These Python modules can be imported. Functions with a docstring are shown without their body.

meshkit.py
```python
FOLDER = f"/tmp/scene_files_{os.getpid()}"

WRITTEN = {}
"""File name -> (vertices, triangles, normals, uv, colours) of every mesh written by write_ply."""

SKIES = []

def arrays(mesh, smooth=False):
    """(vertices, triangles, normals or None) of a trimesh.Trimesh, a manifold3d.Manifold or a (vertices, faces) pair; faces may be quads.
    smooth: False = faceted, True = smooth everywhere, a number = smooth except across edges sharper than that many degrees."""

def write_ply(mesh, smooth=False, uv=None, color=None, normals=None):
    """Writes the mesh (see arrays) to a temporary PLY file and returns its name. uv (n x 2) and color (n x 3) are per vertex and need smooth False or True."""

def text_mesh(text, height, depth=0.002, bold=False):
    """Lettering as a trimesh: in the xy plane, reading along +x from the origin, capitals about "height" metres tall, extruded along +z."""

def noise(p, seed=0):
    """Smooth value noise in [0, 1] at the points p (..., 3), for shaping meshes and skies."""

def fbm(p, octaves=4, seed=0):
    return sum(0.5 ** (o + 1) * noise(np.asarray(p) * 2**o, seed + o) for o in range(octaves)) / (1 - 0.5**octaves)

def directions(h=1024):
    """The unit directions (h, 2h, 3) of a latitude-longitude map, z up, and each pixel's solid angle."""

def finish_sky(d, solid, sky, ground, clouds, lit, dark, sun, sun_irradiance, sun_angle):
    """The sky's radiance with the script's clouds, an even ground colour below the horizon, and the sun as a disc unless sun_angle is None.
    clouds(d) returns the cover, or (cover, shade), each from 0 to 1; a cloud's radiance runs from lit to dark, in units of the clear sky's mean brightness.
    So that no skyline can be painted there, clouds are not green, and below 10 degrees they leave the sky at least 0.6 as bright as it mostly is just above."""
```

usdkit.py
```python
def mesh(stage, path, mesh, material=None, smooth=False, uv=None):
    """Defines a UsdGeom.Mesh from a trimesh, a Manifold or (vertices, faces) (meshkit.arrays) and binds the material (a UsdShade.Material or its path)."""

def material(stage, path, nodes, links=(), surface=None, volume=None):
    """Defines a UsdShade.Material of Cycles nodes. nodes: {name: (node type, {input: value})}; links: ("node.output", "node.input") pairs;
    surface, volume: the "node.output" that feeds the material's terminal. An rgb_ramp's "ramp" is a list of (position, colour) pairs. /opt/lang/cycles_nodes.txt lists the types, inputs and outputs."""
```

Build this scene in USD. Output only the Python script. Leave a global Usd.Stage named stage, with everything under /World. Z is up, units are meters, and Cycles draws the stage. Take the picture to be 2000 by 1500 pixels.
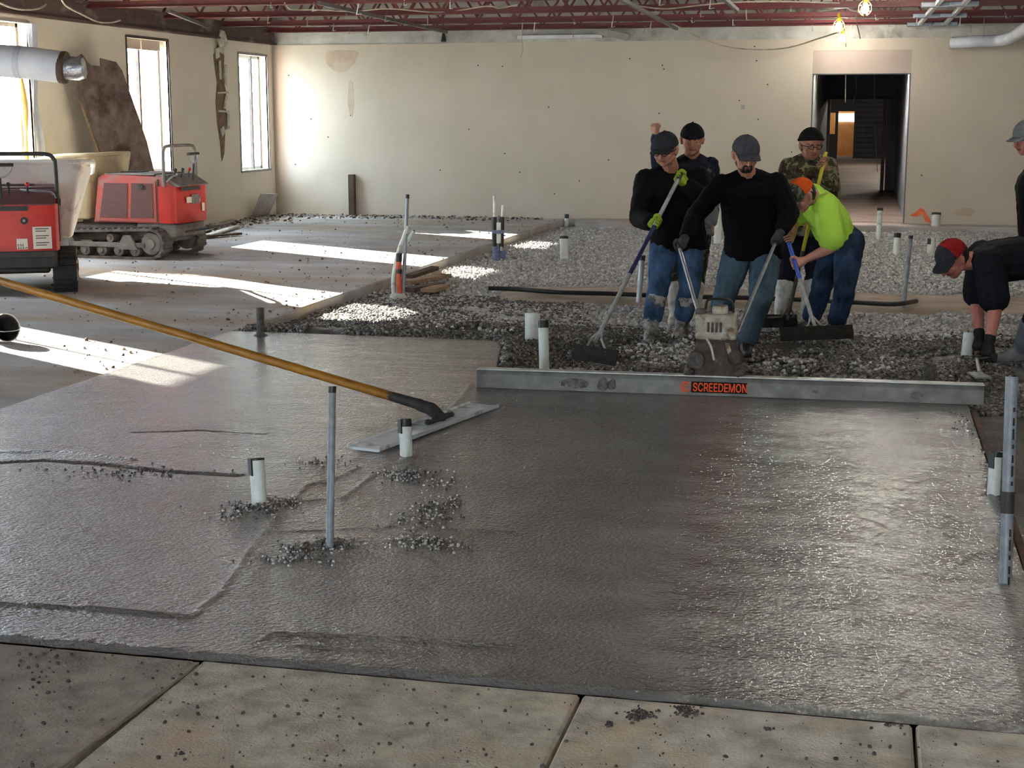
import math, random
import numpy as np
import trimesh
import manifold3d as m3
import usdkit
from meshkit import text_mesh, noise, fbm
from pxr import Usd, UsdGeom, UsdLux, UsdShade, Gf, Sdf, Vt

random.seed(7)
rng = np.random.default_rng(7)
Man = m3.Manifold
stage = Usd.Stage.CreateInMemory()
UsdGeom.SetStageUpAxis(stage, UsdGeom.Tokens.z)
UsdGeom.SetStageMetersPerUnit(stage, 1.0)
UsdGeom.Xform.Define(stage, "/World")
UsdGeom.Scope.Define(stage, "/World/Looks")

# ---------------------------------------------------------------- camera, sky, sun, exposure
EYE = np.array([0.0, 0.0, 1.7])                 # the room: x along the back wall, y into the room, z up
FPX, YAW, PITCH = 2900.0, math.radians(13.36), math.atan(525 / 2900.0)
FWD = np.array([-math.sin(YAW) * math.cos(PITCH), math.cos(YAW) * math.cos(PITCH), -math.sin(PITCH)])
RGT = np.array([math.cos(YAW), math.sin(YAW), 0.0])
UPV = np.cross(RGT, FWD)
cam = UsdGeom.Camera.Define(stage, "/World/camera")
cam.AddTransformOp().Set(Gf.Matrix4d(*RGT, 0, *UPV, 0, *(-FWD), 0, *EYE, 1))
cam.CreateHorizontalApertureAttr(36.0)
cam.CreateFocalLengthAttr(36.0 * FPX / 2000.0)
cam.CreateClippingRangeAttr(Gf.Vec2f(0.05, 500.0))
cam.CreateExposureAttr(0.0)

sky = UsdLux.DomeLight.Define(stage, "/World/sky")
sky.CreateColorAttr(Gf.Vec3f(0.74, 0.87, 1.0))
sky.CreateIntensityAttr(8.0)
SUN_DIR = np.array([1.0, -0.58, -0.456])        # the way the sunlight travels: low, in through the left windows
sun = UsdLux.DistantLight.Define(stage, "/World/sun")
sun.CreateColorAttr(Gf.Vec3f(1.0, 0.90, 0.76))
sun.CreateIntensityAttr(330000.0)
sun.CreateAngleAttr(0.6)
_z = -SUN_DIR / np.linalg.norm(SUN_DIR)
_x = np.cross([0, 0, 1.0], _z); _x /= np.linalg.norm(_x)
_y = np.cross(_z, _x)
sun.AddTransformOp().Set(Gf.Matrix4d(*_x, 0, *_y, 0, *_z, 0, 0, 0, 0, 1))
LAMP_WATTS = 1150.0                               # strength of the bulbs in the seen and unseen lamps


def ray(u, v):
    return FWD + RGT * (u - 1000) / FPX - UPV * (v - 750) / FPX


def at(u, v, d):
    """The point seen at (u, v) of the photograph, d metres down the viewing axis."""
    return EYE + ray(u, v) * d


def ground(u, v, z=0.0):
    r = ray(u, v)
    return EYE + r * (z - EYE[2]) / r[2]


def depth_of(p):
    return float((np.asarray(p) - EYE) @ FWD)


# ---------------------------------------------------------------- prim helpers
USED, BASE = {}, {}


def unique(parent, name):
    n = USED.get((parent, name), 0)
    USED[(parent, name)] = n + 1
    return f"{parent}/{name}" if n == 0 else f"{parent}/{name}_{n:03d}"


def describe(path, label=None, cat=None, group=None, kind=None):
    p = stage.GetPrimAtPath(path)
    for k, v in (("label", label), ("category", cat), ("group", group), ("kind", kind)):
        if v:
            p.SetCustomDataByKey(k, v)


def thing(name, base, label=None, cat=None, group=None, kind=None, parent="/World"):
    path = unique(parent, name)
    x = UsdGeom.Xform.Define(stage, path)
    b = np.asarray(base, float)
    x.AddTranslateOp().Set(Gf.Vec3d(*map(float, b - BASE.get(parent, np.zeros(3)))))
    BASE[path] = b
    describe(path, label, cat, group, kind)
    return path


def part(parent, name, mesh, mat, smooth=35, label=None, kind=None):
    """One mesh, given in world coordinates, as a child of a thing, a part or /World."""
    v, f, _ = usdkit.meshkit.arrays(mesh)
    path = unique(parent, name)
    if parent == "/World":
        b = np.array([*(v.min(0) + v.max(0))[:2] / 2, v[:, 2].min()])
    else:
        b = BASE[parent]
    usdkit.mesh(stage, path, trimesh.Trimesh(v - b, f, process=False), mat, smooth)
    if parent == "/World":
        UsdGeom.Xformable(stage.GetPrimAtPath(path)).AddTranslateOp().Set(Gf.Vec3d(*map(float, b)))
    BASE[path] = b
    describe(path, label=label, kind=kind)
    return path


def solo(name, mesh, mat, label=None, cat=None, group=None, kind=None, smooth=35):
    p = part("/World", name, mesh, mat, smooth)
    describe(p, label, cat, group, kind)
    return p


# ---------------------------------------------------------------- mesh helpers
def join(ms):
    vs, fs, n = [], [], 0
    for m in ms:
        v, f, _ = usdkit.meshkit.arrays(m)
        vs.append(v); fs.append(f + n); n += len(v)
    return trimesh.Trimesh(np.vstack(vs), np.vstack(fs), process=False)


def tri(man):
    m = man.to_mesh()
    return trimesh.Trimesh(np.array(m.vert_properties[:, :3], float), np.array(m.tri_verts), process=False)


def frame_of(ax, up=(0, 0, 1)):
    z = np.asarray(ax, float); z = z / np.linalg.norm(z)
    u = np.asarray(up, float)
    if abs(z @ u) / np.linalg.norm(u) > 0.98:
        u = np.array([1.0, 0, 0]) if abs(z[0]) < 0.9 else np.array([0, 1.0, 0])
    x = np.cross(u, z); x /= np.linalg.norm(x)
    return x, np.cross(z, x), z


def box(x0, x1, y0, y1, z0, z1, c=0.0):
    """A box with chamfered edges."""
    lo, hi = np.array([x0, y0, z0], float), np.array([x1, y1, z1], float)
    c = min(c, 0.49 * (hi - lo).min())
    if c <= 0:
        m = trimesh.creation.box(hi - lo); m.apply_translation((lo + hi) / 2)
        return m
    pts = []
    for sx in (0, 1):
        for sy in (0, 1):
            for sz in (0, 1):
                q = np.where([sx, sy, sz], hi, lo)
                s = np.where([sx, sy, sz], -1, 1) * c
                for k in range(3):
                    pts.append(q + s * (np.arange(3) != k))
    return trimesh.convex.convex_hull(np.array(pts))


def obox(center, ax, ay, az, c=0.0):
    """A box from its centre and three half-axis vectors."""
    ax, ay, az = (np.asarray(a, float) for a in (ax, ay, az))
    m = box(-np.linalg.norm(ax), np.linalg.norm(ax), -np.linalg.norm(ay), np.linalg.norm(ay), -np.linalg.norm(az), np.linalg.norm(az), c)
    t = np.eye(4); t[:3, 0], t[:3, 1], t[:3, 2], t[:3, 3] = ax / np.linalg.norm(ax), ay / np.linalg.norm(ay), az / np.linalg.norm(az), center
    m.apply_transform(t)
    if np.linalg.det(t[:3, :3]) < 0:
        m.invert()
    return m


def bar(p0, p1, w, h, c=0.0, up=(0, 0, 1)):
    p0, p1 = np.asarray(p0, float), np.asarray(p1, float)
    x, y, z = frame_of(p1 - p0, up)
    return obox((p0 + p1) / 2, x * w / 2, y * h / 2, (p1 - p0) / 2, c)


def tube(pts, r, n=10, caps=True):
    """A round tube along a polyline; r is one radius or one per point."""
    pts = np.asarray(pts, float)
    r = np.broadcast_to(np.asarray(r, float), len(pts))
    t = np.gradient(pts, axis=0)
    t /= np.linalg.norm(t, axis=1, keepdims=True)
    x, y, _ = frame_of(t[0])
    ang = np.arange(n) * 2 * np.pi / n
    rings = []
    for i in range(len(pts)):
        x = x - t[i] * (x @ t[i]); x /= np.linalg.norm(x)
        y = np.cross(t[i], x)
        rings.append(pts[i] + r[i] * (np.cos(ang)[:, None] * x + np.sin(ang)[:, None] * y))
    v = np.vstack(rings)
    f = []
    for i in range(len(pts) - 1):
        for k in range(n):
            a, b = i * n + k, i * n + (k + 1) % n
            f += [(a, b, b + n), (a, b + n, a + n)]
    if caps:
        for c0, ring, flip in ((pts[0], 0, 1), (pts[-1], len(pts) - 1, 0)):
            v = np.vstack([v, c0]); q = len(v) - 1
            for k in range(n):
                a, b = ring * n + k, ring * n + (k + 1) % n
                f.append((q, b, a) if flip else (q, a, b))
    return trimesh.Trimesh(v, np.array(f), process=False)


def curve(ctrl, n=24):
    """A smooth polyline through control points (Catmull-Rom)."""
    c = np.asarray(ctrl, float)
    c = np.vstack([2 * c[0] - c[1], c, 2 * c[-1] - c[-2]])
    out = []
    for i in range(1, len(c) - 2):
        for s in np.linspace(0, 1, n, endpoint=False):
            a, b, d, e = c[i - 1], c[i], c[i + 1], c[i + 2]
            out.append(0.5 * (2 * b + (d - a) * s + (2 * a - 5 * b + 4 * d - e) * s**2 + (3 * b - a - 3 * d + e) * s**3))
    return np.array(out + [c[-2]])


def lathe(profile, p0, axis, n=20):
    """Revolves (radius, height) pairs about the axis through p0."""
    x, y, z = frame_of(axis)
    ang = np.arange(n) * 2 * np.pi / n
    v = np.vstack([np.asarray(p0) + z * h + r * (np.cos(ang)[:, None] * x + np.sin(ang)[:, None] * y) for r, h in profile])
    f = []
    for i in range(len(profile) - 1):
        for k in range(n):
            a, b = i * n + k, i * n + (k + 1) % n
            f += [(a, b, b + n), (a, b + n, a + n)]
    return trimesh.Trimesh(v, np.array(f), process=False)


def pipe(p0, p1, r, wall=0.005, n=20):
    """A hollow pipe with an open top."""
    p0, p1 = np.asarray(p0, float), np.asarray(p1, float)
    L = np.linalg.norm(p1 - p0)
    return lathe([(0, 0), (r, 0), (r, L - 0.002), (r - 0.001, L), (r - wall, L), (r - wall, L * 0.35), (0, L * 0.35)], p0, p1 - p0, n)


def sleeve(p0, p1, r, n=20, wall=0.003):
    p0, p1 = np.asarray(p0, float), np.asarray(p1, float)
    L = np.linalg.norm(p1 - p0)
    return lathe([(r - wall, 0), (r, 0), (r, L), (r - wall, L), (r - wall, 0)], p0, p1 - p0, n)


def prism(poly, origin, ex, ey, thick):
    """Extrudes a 2-D outline, laid out along ex and ey from origin, by thick along their cross product."""
    cs = m3.CrossSection([np.asarray(poly, float)], m3.FillRule.NonZero)
    m = tri(Man.extrude(cs, abs(thick)))
    ex, ey = np.asarray(ex, float), np.asarray(ey, float)
    ez = np.cross(ex, ey) * (1 if thick > 0 else -1)
    v = np.asarray(origin) + m.vertices[:, :1] * ex + m.vertices[:, 1:2] * ey + m.vertices[:, 2:] * ez
    m = trimesh.Trimesh(v, m.faces, process=False)
    if thick < 0:
        m.invert()
    return m


def hull(*prs, seg=12):
    """The rounded hull of spheres given as (point, radius)."""
    return Man.batch_hull([Man.sphere(float(r), seg).translate([float(q) for q in p]) for p, r in prs])


def skin(hulls, edge=0.016, rounds=6, wrinkle=0.0, freq=14.0, seed=0):
    """Unites rounded hulls into one continuous smooth surface; wrinkle displaces it like cloth."""
    u = Man.batch_boolean(hulls, m3.OpType.Add)
    m = tri(u.refine_to_length(edge))
    m = trimesh.Trimesh(m.vertices, m.faces, process=True)
    if rounds:
        trimesh.smoothing.filter_taubin(m, lamb=0.5, nu=0.52, iterations=rounds)
    if wrinkle:
        n = np.array(m.vertex_normals)
        p = np.array(m.vertices)
        q = p * np.array([1.0, 1.0, 1.5]) * freq
        d = (1 - np.abs(2 * fbm(q, 2, seed) - 1)) - 0.7
        m.vertices = p + n * (d * wrinkle)[:, None]
    return m


def bumpy(mesh, amp, freq, seed=0):
    m = trimesh.Trimesh(mesh.vertices, mesh.faces, process=True)
    m.vertices = np.array(m.vertices) + np.array(m.vertex_normals) * ((fbm(np.array(m.vertices) * freq, 3, seed) - 0.5) * 2 * amp)[:, None]
    return m


# ---------------------------------------------------------------- materials
def S(r, g, b):
    """An 8-bit sRGB colour as linear values."""
    return tuple(((c / 255 + 0.055) / 1.055) ** 2.4 if c > 10 else c / 255 / 12.92 for c in (r, g, b))


def pm(name, c1, c2=None, scale=6.0, rough=0.6, metal=0.0, bump=0.0, bscale=60.0, detail=4, lo=0.35, hi=0.65, spec=0.5, c3=None, s3=2.0, t3=(0.55, 0.7), stretch=(1, 1, 1), sheen=0.0, bdist=0.01):
    """A procedural surface: two tones mixed by noise, a third in larger patches, and fine relief."""
    nodes = {"g": ("geometry", {}), "p": ("principled_bsdf", {"roughness": rough, "metallic": metal, "base_color": c1, "specular_ior_level": spec, "sheen_weight": sheen}),
             "mp": ("mapping", {"scale": stretch})}
    links = [("g.position", "mp.vector")]
    if c2 is not None:
        nodes["n"] = ("noise_texture", {"scale": scale, "detail": detail, "roughness": 0.6})
        nodes["r"] = ("rgb_ramp", {"ramp": [(lo, c1), (hi, c2)]})
        links += [("mp.vector", "n.vector"), ("n.fac", "r.fac")]
        last = "r.color"
        if c3 is not None:
            nodes["n3"] = ("noise_texture", {"scale": s3, "detail": 5, "roughness": 0.65})
            nodes["r3"] = ("rgb_ramp", {"ramp": [(t3[0], (0, 0, 0)), (t3[1], (1, 1, 1))]})
            nodes["b3"] = ("rgb_to_bw", {})
            nodes["m3"] = ("mix_color", {"b": c3})
            links += [("mp.vector", "n3.vector"), ("n3.fac", "r3.fac"), ("r3.color", "b3.color"), ("b3.val", "m3.fac"), ("r.color", "m3.a")]
            last = "m3.result"
        links.append((last, "p.base_color"))
    if bump:
        nodes["bn"] = ("noise_texture", {"scale": bscale, "detail": 3, "roughness": 0.6})
        nodes["bp"] = ("bump", {"strength": bump, "distance": bdist})
        links += [("mp.vector", "bn.vector"), ("bn.fac", "bp.height"), ("bp.normal", "p.normal")]
    return usdkit.material(stage, f"/World/Looks/{name}", nodes, links, surface="p.BSDF")


def glow(name, color, strength):
    return usdkit.material(stage, f"/World/Looks/{name}", {"e": ("emission", {"color": color, "strength": strength})}, [], surface="e.emission")


M = {}
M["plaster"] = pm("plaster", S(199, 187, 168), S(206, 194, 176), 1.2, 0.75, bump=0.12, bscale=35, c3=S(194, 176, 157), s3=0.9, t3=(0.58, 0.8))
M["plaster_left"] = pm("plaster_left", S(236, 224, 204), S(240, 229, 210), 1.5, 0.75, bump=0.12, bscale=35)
M["upper_wall"] = pm("upper_wall", S(200, 198, 190), S(168, 164, 154), 2.5, 0.85, bump=0.4, bscale=20, c3=S(140, 132, 120), s3=1.6)
M["header"] = pm("header", S(190, 172, 160), S(182, 164, 152), 2.0, 0.6)
M["torn_paper"] = pm("torn_paper", S(140, 116, 92), S(112, 92, 74), 9.0, 0.9, bump=0.4)
M["torn_core"] = pm("torn_core", S(226, 220, 206), S(180, 172, 158), 14.0, 0.9)
M["stain"] = pm("stain", S(184, 163, 142), S(198, 180, 160), 6.0, 0.9)
M["deck"] = pm("deck", S(98, 91, 85), S(68, 61, 56), 1.6, 0.8, c3=S(128, 122, 115), s3=0.8, bump=0.3, bscale=12)
M["red_steel"] = pm("red_steel", S(112, 46, 44), S(92, 36, 36), 3.0, 0.55, c3=S(128, 84, 78), s3=2.2, t3=(0.55, 0.72), stretch=(0.4, 1, 1))
M["brown_beam"] = pm("brown_beam", S(108, 88, 80), S(84, 66, 60), 3.0, 0.8, c3=S(150, 138, 128), s3=3.0, stretch=(1, 0.5, 1))
M["grey_steel"] = pm("grey_steel", S(120, 118, 116), S(88, 84, 82), 5.0, 0.5, metal=0.3)
M["galv"] = pm("galv", S(168, 172, 176), S(140, 144, 150), 8.0, 0.42, metal=0.5)
M["slab_back"] = pm("slab_back", S(192, 189, 189), S(158, 152, 148), 1.4, 0.8, c3=S(170, 150, 128), s3=0.55, t3=(0.46, 0.64), bump=0.5, bscale=22, stretch=(0.7, 1.4, 1))
M["slab_front"] = pm("slab_front", S(152, 148, 134), S(198, 194, 178), 9.0, 0.8, c3=S(190, 168, 148), s3=2.4, t3=(0.5, 0.7), bump=0.6, bscale=90, detail=10, lo=0.36, hi=0.62)
M["slab_dark"] = pm("slab_dark", S(132, 122, 113), S(168, 157, 146), 7.0, 0.72, c3=S(150, 134, 122), s3=1.5, bump=0.5, bscale=90, detail=10, lo=0.38, hi=0.62)
M["slab_right"] = pm("slab_right", S(158, 152, 141), S(206, 200, 188), 8.0, 0.8, c3=S(202, 182, 146), s3=2.6, t3=(0.52, 0.72), bump=0.6, bscale=90, detail=10, lo=0.36, hi=0.62)
M["joint"] = pm("joint", S(34, 32, 30), S(22, 20, 19), 20, 0.9)
M["gravel_bed"] = pm("gravel_bed", S(178, 176, 172), S(124, 122, 119), 40, 0.85, bump=0.7, bscale=70, c3=S(150, 146, 140), s3=0.5, bdist=0.02)
M["stone_mid"] = pm("stone_mid", S(150, 146, 142), S(108, 105, 102), 30, 0.3)
M["wet_bed"] = pm("wet_bed", S(70, 67, 65), S(44, 42, 41), 40, 0.3, bump=0.8, bscale=70, bdist=0.02)
M["stone_grey"] = pm("stone_grey", S(186, 184, 182), S(140, 138, 136), 30, 0.7)
M["stone_pale"] = pm("stone_pale", S(214, 210, 204), S(176, 174, 170), 30, 0.7)
M["stone_wet"] = pm("stone_wet", S(104, 101, 98), S(66, 64, 62), 30, 0.25)
M["stone_dark"] = pm("stone_dark", S(60, 57, 54), S(40, 38, 36), 30, 0.3)
M["sand"] = pm("sand", S(176, 160, 144), S(146, 131, 117), 3.0, 0.9, bump=0.5, bscale=30, stretch=(0.6, 1.6, 1), c3=S(150, 128, 110), s3=2.0)
M["pvc"] = pm("pvc", S(222, 226, 218), S(204, 208, 200), 14, 0.4, c3=S(150, 148, 138), s3=9.0, t3=(0.6, 0.7))
M["conduit"] = pm("conduit", S(140, 144, 150), S(116, 120, 126), 20, 0.45)
M["black_tape"] = pm("black_tape", S(24, 23, 24), S(36, 35, 36), 30, 0.45)
M["blue_tape"] = pm("blue_tape", S(84, 96, 130), S(110, 118, 146), 30, 0.5)
M["orange_pipe"] = pm("orange_pipe", S(214, 88, 40), S(190, 70, 34), 12, 0.45)
M["crusted"] = pm("crusted", S(96, 90, 84), S(66, 62, 58), 40, 0.75, bump=0.8, bscale=60)
M["lumber"] = pm("lumber", S(158, 132, 104), S(124, 100, 78), 4, 0.8, stretch=(0.5, 6, 6))
M["dark_wood"] = pm("dark_wood", S(92, 72, 58), S(70, 54, 44), 5, 0.8)
M["plywood"] = pm("plywood", S(128, 112, 104), S(96, 82, 76), 7, 0.85, c3=S(78, 58, 50), s3=1.7, t3=(0.52, 0.62), detail=8)
M["white_paint"] = pm("white_paint", S(226, 228, 230), S(206, 208, 210), 5, 0.5)
M["frame_grey"] = pm("frame_grey", S(172, 164, 158), S(150, 142, 136), 6, 0.6)
M["frame_dark"] = pm("frame_dark", S(84, 74, 72), S(64, 56, 54), 6, 0.6)
M["duct_wrap"] = pm("duct_wrap", S(232, 234, 240), S(206, 208, 216), 2.5, 0.35, bump=0.3, bscale=9)
M["foil"] = pm("foil", S(214, 216, 224), S(150, 152, 160), 14, 0.28, metal=0.7, bump=0.8, bscale=30)
M["foam"] = pm("foam", S(236, 200, 126), S(220, 168, 84), 6, 0.85, bump=0.5, bscale=14)
M["membrane"] = pm("membrane", S(214, 216, 226), S(190, 192, 204), 3, 0.4)
M["cable"] = pm("cable", S(196, 188, 168), S(160, 152, 136), 10, 0.6)
M["cable_dark"] = pm("cable_dark", S(40, 36, 36), S(60, 54, 52), 10, 0.6)
M["dark_wall"] = pm("dark_wall", S(104, 108, 108), S(88, 92, 92), 2, 0.75)
M["blue_wall"] = pm("blue_wall", S(150, 152, 162), S(124, 126, 138), 3, 0.7)
M["block"] = pm("block", S(74, 74, 78), S(58, 58, 62), 2, 0.85)
M["corridor_floor"] = pm("corridor_floor", S(140, 124, 116), S(112, 98, 92), 0.8, 0.7, stretch=(0.4, 2.5, 1), c3=S(94, 78, 66), s3=0.4)
M["door_wood"] = pm("door_wood", S(128, 104, 96), S(100, 80, 74), 3, 0.6, stretch=(12, 12, 0.4))
M["orange_wall"] = pm("orange_wall", S(226, 164, 96), S(210, 146, 80), 3, 0.7)
M["spray"] = pm("spray", S(238, 106, 60), S(250, 140, 96), 12, 0.8)
M["outside_ground"] = pm("outside_ground", S(196, 192, 184), S(170, 166, 158), 0.5, 0.9)
M["outside_wall"] = pm("outside_wall", S(226, 216, 196), S(214, 204, 184), 0.6, 0.8)
M["leaf"] = pm("leaf", S(120, 146, 110), S(150, 168, 140), 5, 0.7)
M["bark"] = pm("bark", S(120, 100, 84), S(96, 80, 66), 8, 0.9)
M["post_wood"] = pm("post_wood", S(232, 112, 52), S(214, 92, 42), 4, 0.7, stretch=(6, 6, 0.5))
M["van_white"] = pm("van_white", S(236, 238, 240), None, rough=0.3)
M["van_glass"] = pm("van_glass", S(60, 130, 190), None, rough=0.1)
M["rubber"] = pm("rubber", S(34, 33, 34), S(54, 52, 52), 12, 0.75)
M["rubber_dusty"] = pm("rubber_dusty", S(116, 108, 104), S(84, 78, 74), 12, 0.85, bump=0.3)
M["glass"] = usdkit.material(stage, "/World/Looks/glass", {"t": ("transparent_bsdf", {"color": (0.93, 0.96, 0.97)}), "g": ("glossy_bsdf", {"roughness": 0.02, "color": (1, 1, 1)}), "m": ("mix_closure", {"fac": 0.06})},
                             [("t.BSDF", "m.closure1"), ("g.BSDF", "m.closure2")], surface="m.closure")
# the wet concrete: pebbly relief, tone in broad patches, gloss that varies with the water on top
M["wet"] = usdkit.material(stage, "/World/Looks/wet", {
    "g": ("geometry", {}), "p": ("principled_bsdf", {"specular_ior_level": 0.7, "coat_weight": 1.0, "coat_roughness": 0.10, "coat_ior": 1.55}),
    "n1": ("noise_texture", {"scale": 1.1, "detail": 5, "roughness": 0.6}), "r1": ("rgb_ramp", {"ramp": [(0.35, S(106, 106, 105)), (0.65, S(120, 120, 118))]}),
    "mp": ("mapping", {"scale": (0.8, 1.4, 1)}), "n2": ("noise_texture", {"scale": 3.0, "detail": 5, "roughness": 0.6}), "r2": ("rgb_ramp", {"ramp": [(0.3, (0.20, 0.20, 0.20)), (0.7, (0.30, 0.30, 0.30))]}), "b2": ("rgb_to_bw", {}),
    "n3": ("noise_texture", {"scale": 62.0, "detail": 2.0, "roughness": 0.5}), "n4": ("noise_texture", {"scale": 22.0, "detail": 2.0}),
    "mp5": ("mapping", {"scale": (0.12, 1.6, 1)}), "n5": ("noise_texture", {"scale": 26.0, "detail": 3}),
    "a1": ("math", {"math_type": "multiply_add", "value2": 0.5}), "a2": ("math", {"math_type": "multiply_add", "value2": 0.0}),
    "bp": ("bump", {"strength": 0.85, "distance": 0.0102})},
    [("g.position", "n1.vector"), ("n1.fac", "r1.fac"), ("r1.color", "p.base_color"), ("g.position", "mp.vector"), ("mp.vector", "n2.vector"), ("n2.fac", "r2.fac"), ("r2.color", "b2.color"), ("b2.val", "p.roughness"),
     ("g.position", "n3.vector"), ("g.position", "n4.vector"), ("g.position", "mp5.vector"), ("mp5.vector", "n5.vector"), ("n4.fac", "a1.value1"), ("n3.fac", "a1.value3"), ("n5.fac", "a2.value1"), ("a1.value", "a2.value3"), ("a2.value", "bp.height"), ("bp.normal", "p.normal"), ("bp.normal", "p.coat_normal")], surface="p.BSDF")

# ================================================================ the room
XL, YB, ZW = -10.03, 24.42, 2.88                # left wall plane, back wall plane, top of the plaster
ZC = 3.66


def bman(x0, x1, y0, y1, z0, z1):
    return Man.cube([x1 - x0, y1 - y0, z1 - z0]).translate([x0, y0, z0])


WINDOWS = [(15.45, 16.70, 0.88, 2.80), (19.20, 20.45, 0.88, 2.76), (22.98, 24.16, 0.80, 2.68), (11.85, 12.85, 0.88, 2.76), (7.6, 8.8, 0.88, 2.76), (3.6, 4.8, 0.88, 2.76)]  # the last pair is out of view, placed to bring in daylight from the left
wl = bman(XL - 0.24, XL, -6, YB + 0.2, -0.2, ZC)
for y0, y1, z0, z1 in WINDOWS:
    wl -= bman(XL - 1, XL + 1, y0, y1, z0, z1)
wall_left = thing("wall_left", (XL, 12, 0), kind="structure")
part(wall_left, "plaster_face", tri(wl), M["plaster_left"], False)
part(wall_left, "ledger_beam", join([box(XL - 0.02, XL + 0.05, -6, YB, 2.90, 3.12), box(XL - 0.02, XL + 0.09, -6, YB, 3.12, 3.16), box(XL - 0.02, XL + 0.09, -6, YB, 2.88, 2.91)]), M["brown_beam"], False, label="brown ledger beam along the top of the wall")
# the broken strip of drywall: bare paper with torn edges and flaps
gash = [(22.02, 2.62), (22.3, 2.86), (22.42, 2.62), (22.36, 2.3), (22.44, 2.06), (22.42, 1.8), (22.5, 1.62), (22.36, 1.44), (22.3, 1.1), (22.2, 0.98), (22.16, 1.3), (22.08, 1.55), (22.04, 1.9), (22.12, 2.2)]
part(wall_left, "drywall_gash", prism(np.array(gash)[::-1] - [0, 0], (XL + 0.004, 0, 0), (0, 1, 0), (0, 0, 1), 0.006), M["torn_paper"], False, label="torn brown drywall paper")
for k, (y, z, w, h, t) in enumerate([(22.12, 2.66, 0.10, 0.16, 0.3), (22.26, 2.72, 0.12, 0.10, -0.4), (22.40, 2.32, 0.05, 0.34, 0.1), (22.22, 2.05, 0.34, 0.025, 0.05), (22.24, 1.76, 0.32, 0.03, -0.05), (22.45, 1.6, 0.06, 0.24, 0.15), (22.22, 1.45, 0.10, 0.15, 0.7), (22.36, 1.9, 0.05, 0.2, -0.2), (22.2, 2.4, 0.05, 0.3, 0.25)]):
    a = np.array([0.25, math.cos(t), math.sin(t)]); b = np.array([0.1, -math.sin(t), math.cos(t)])
    part(wall_left, "torn_flap", obox((XL + 0.03, y, z), a * w / 2, b * h / 2, np.cross(a, b) * 0.006), M["torn_core"], False)
part(wall_left, "hanging_insulation", bumpy(trimesh.creation.icosphere(3, 1).apply_transform(np.diag([0.06, 0.10, 0.14, 1])).apply_translation((XL + 0.08, 22.2, 2.86)), 0.06, 14), M["torn_core"], label="tuft of loose insulation")

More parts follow.
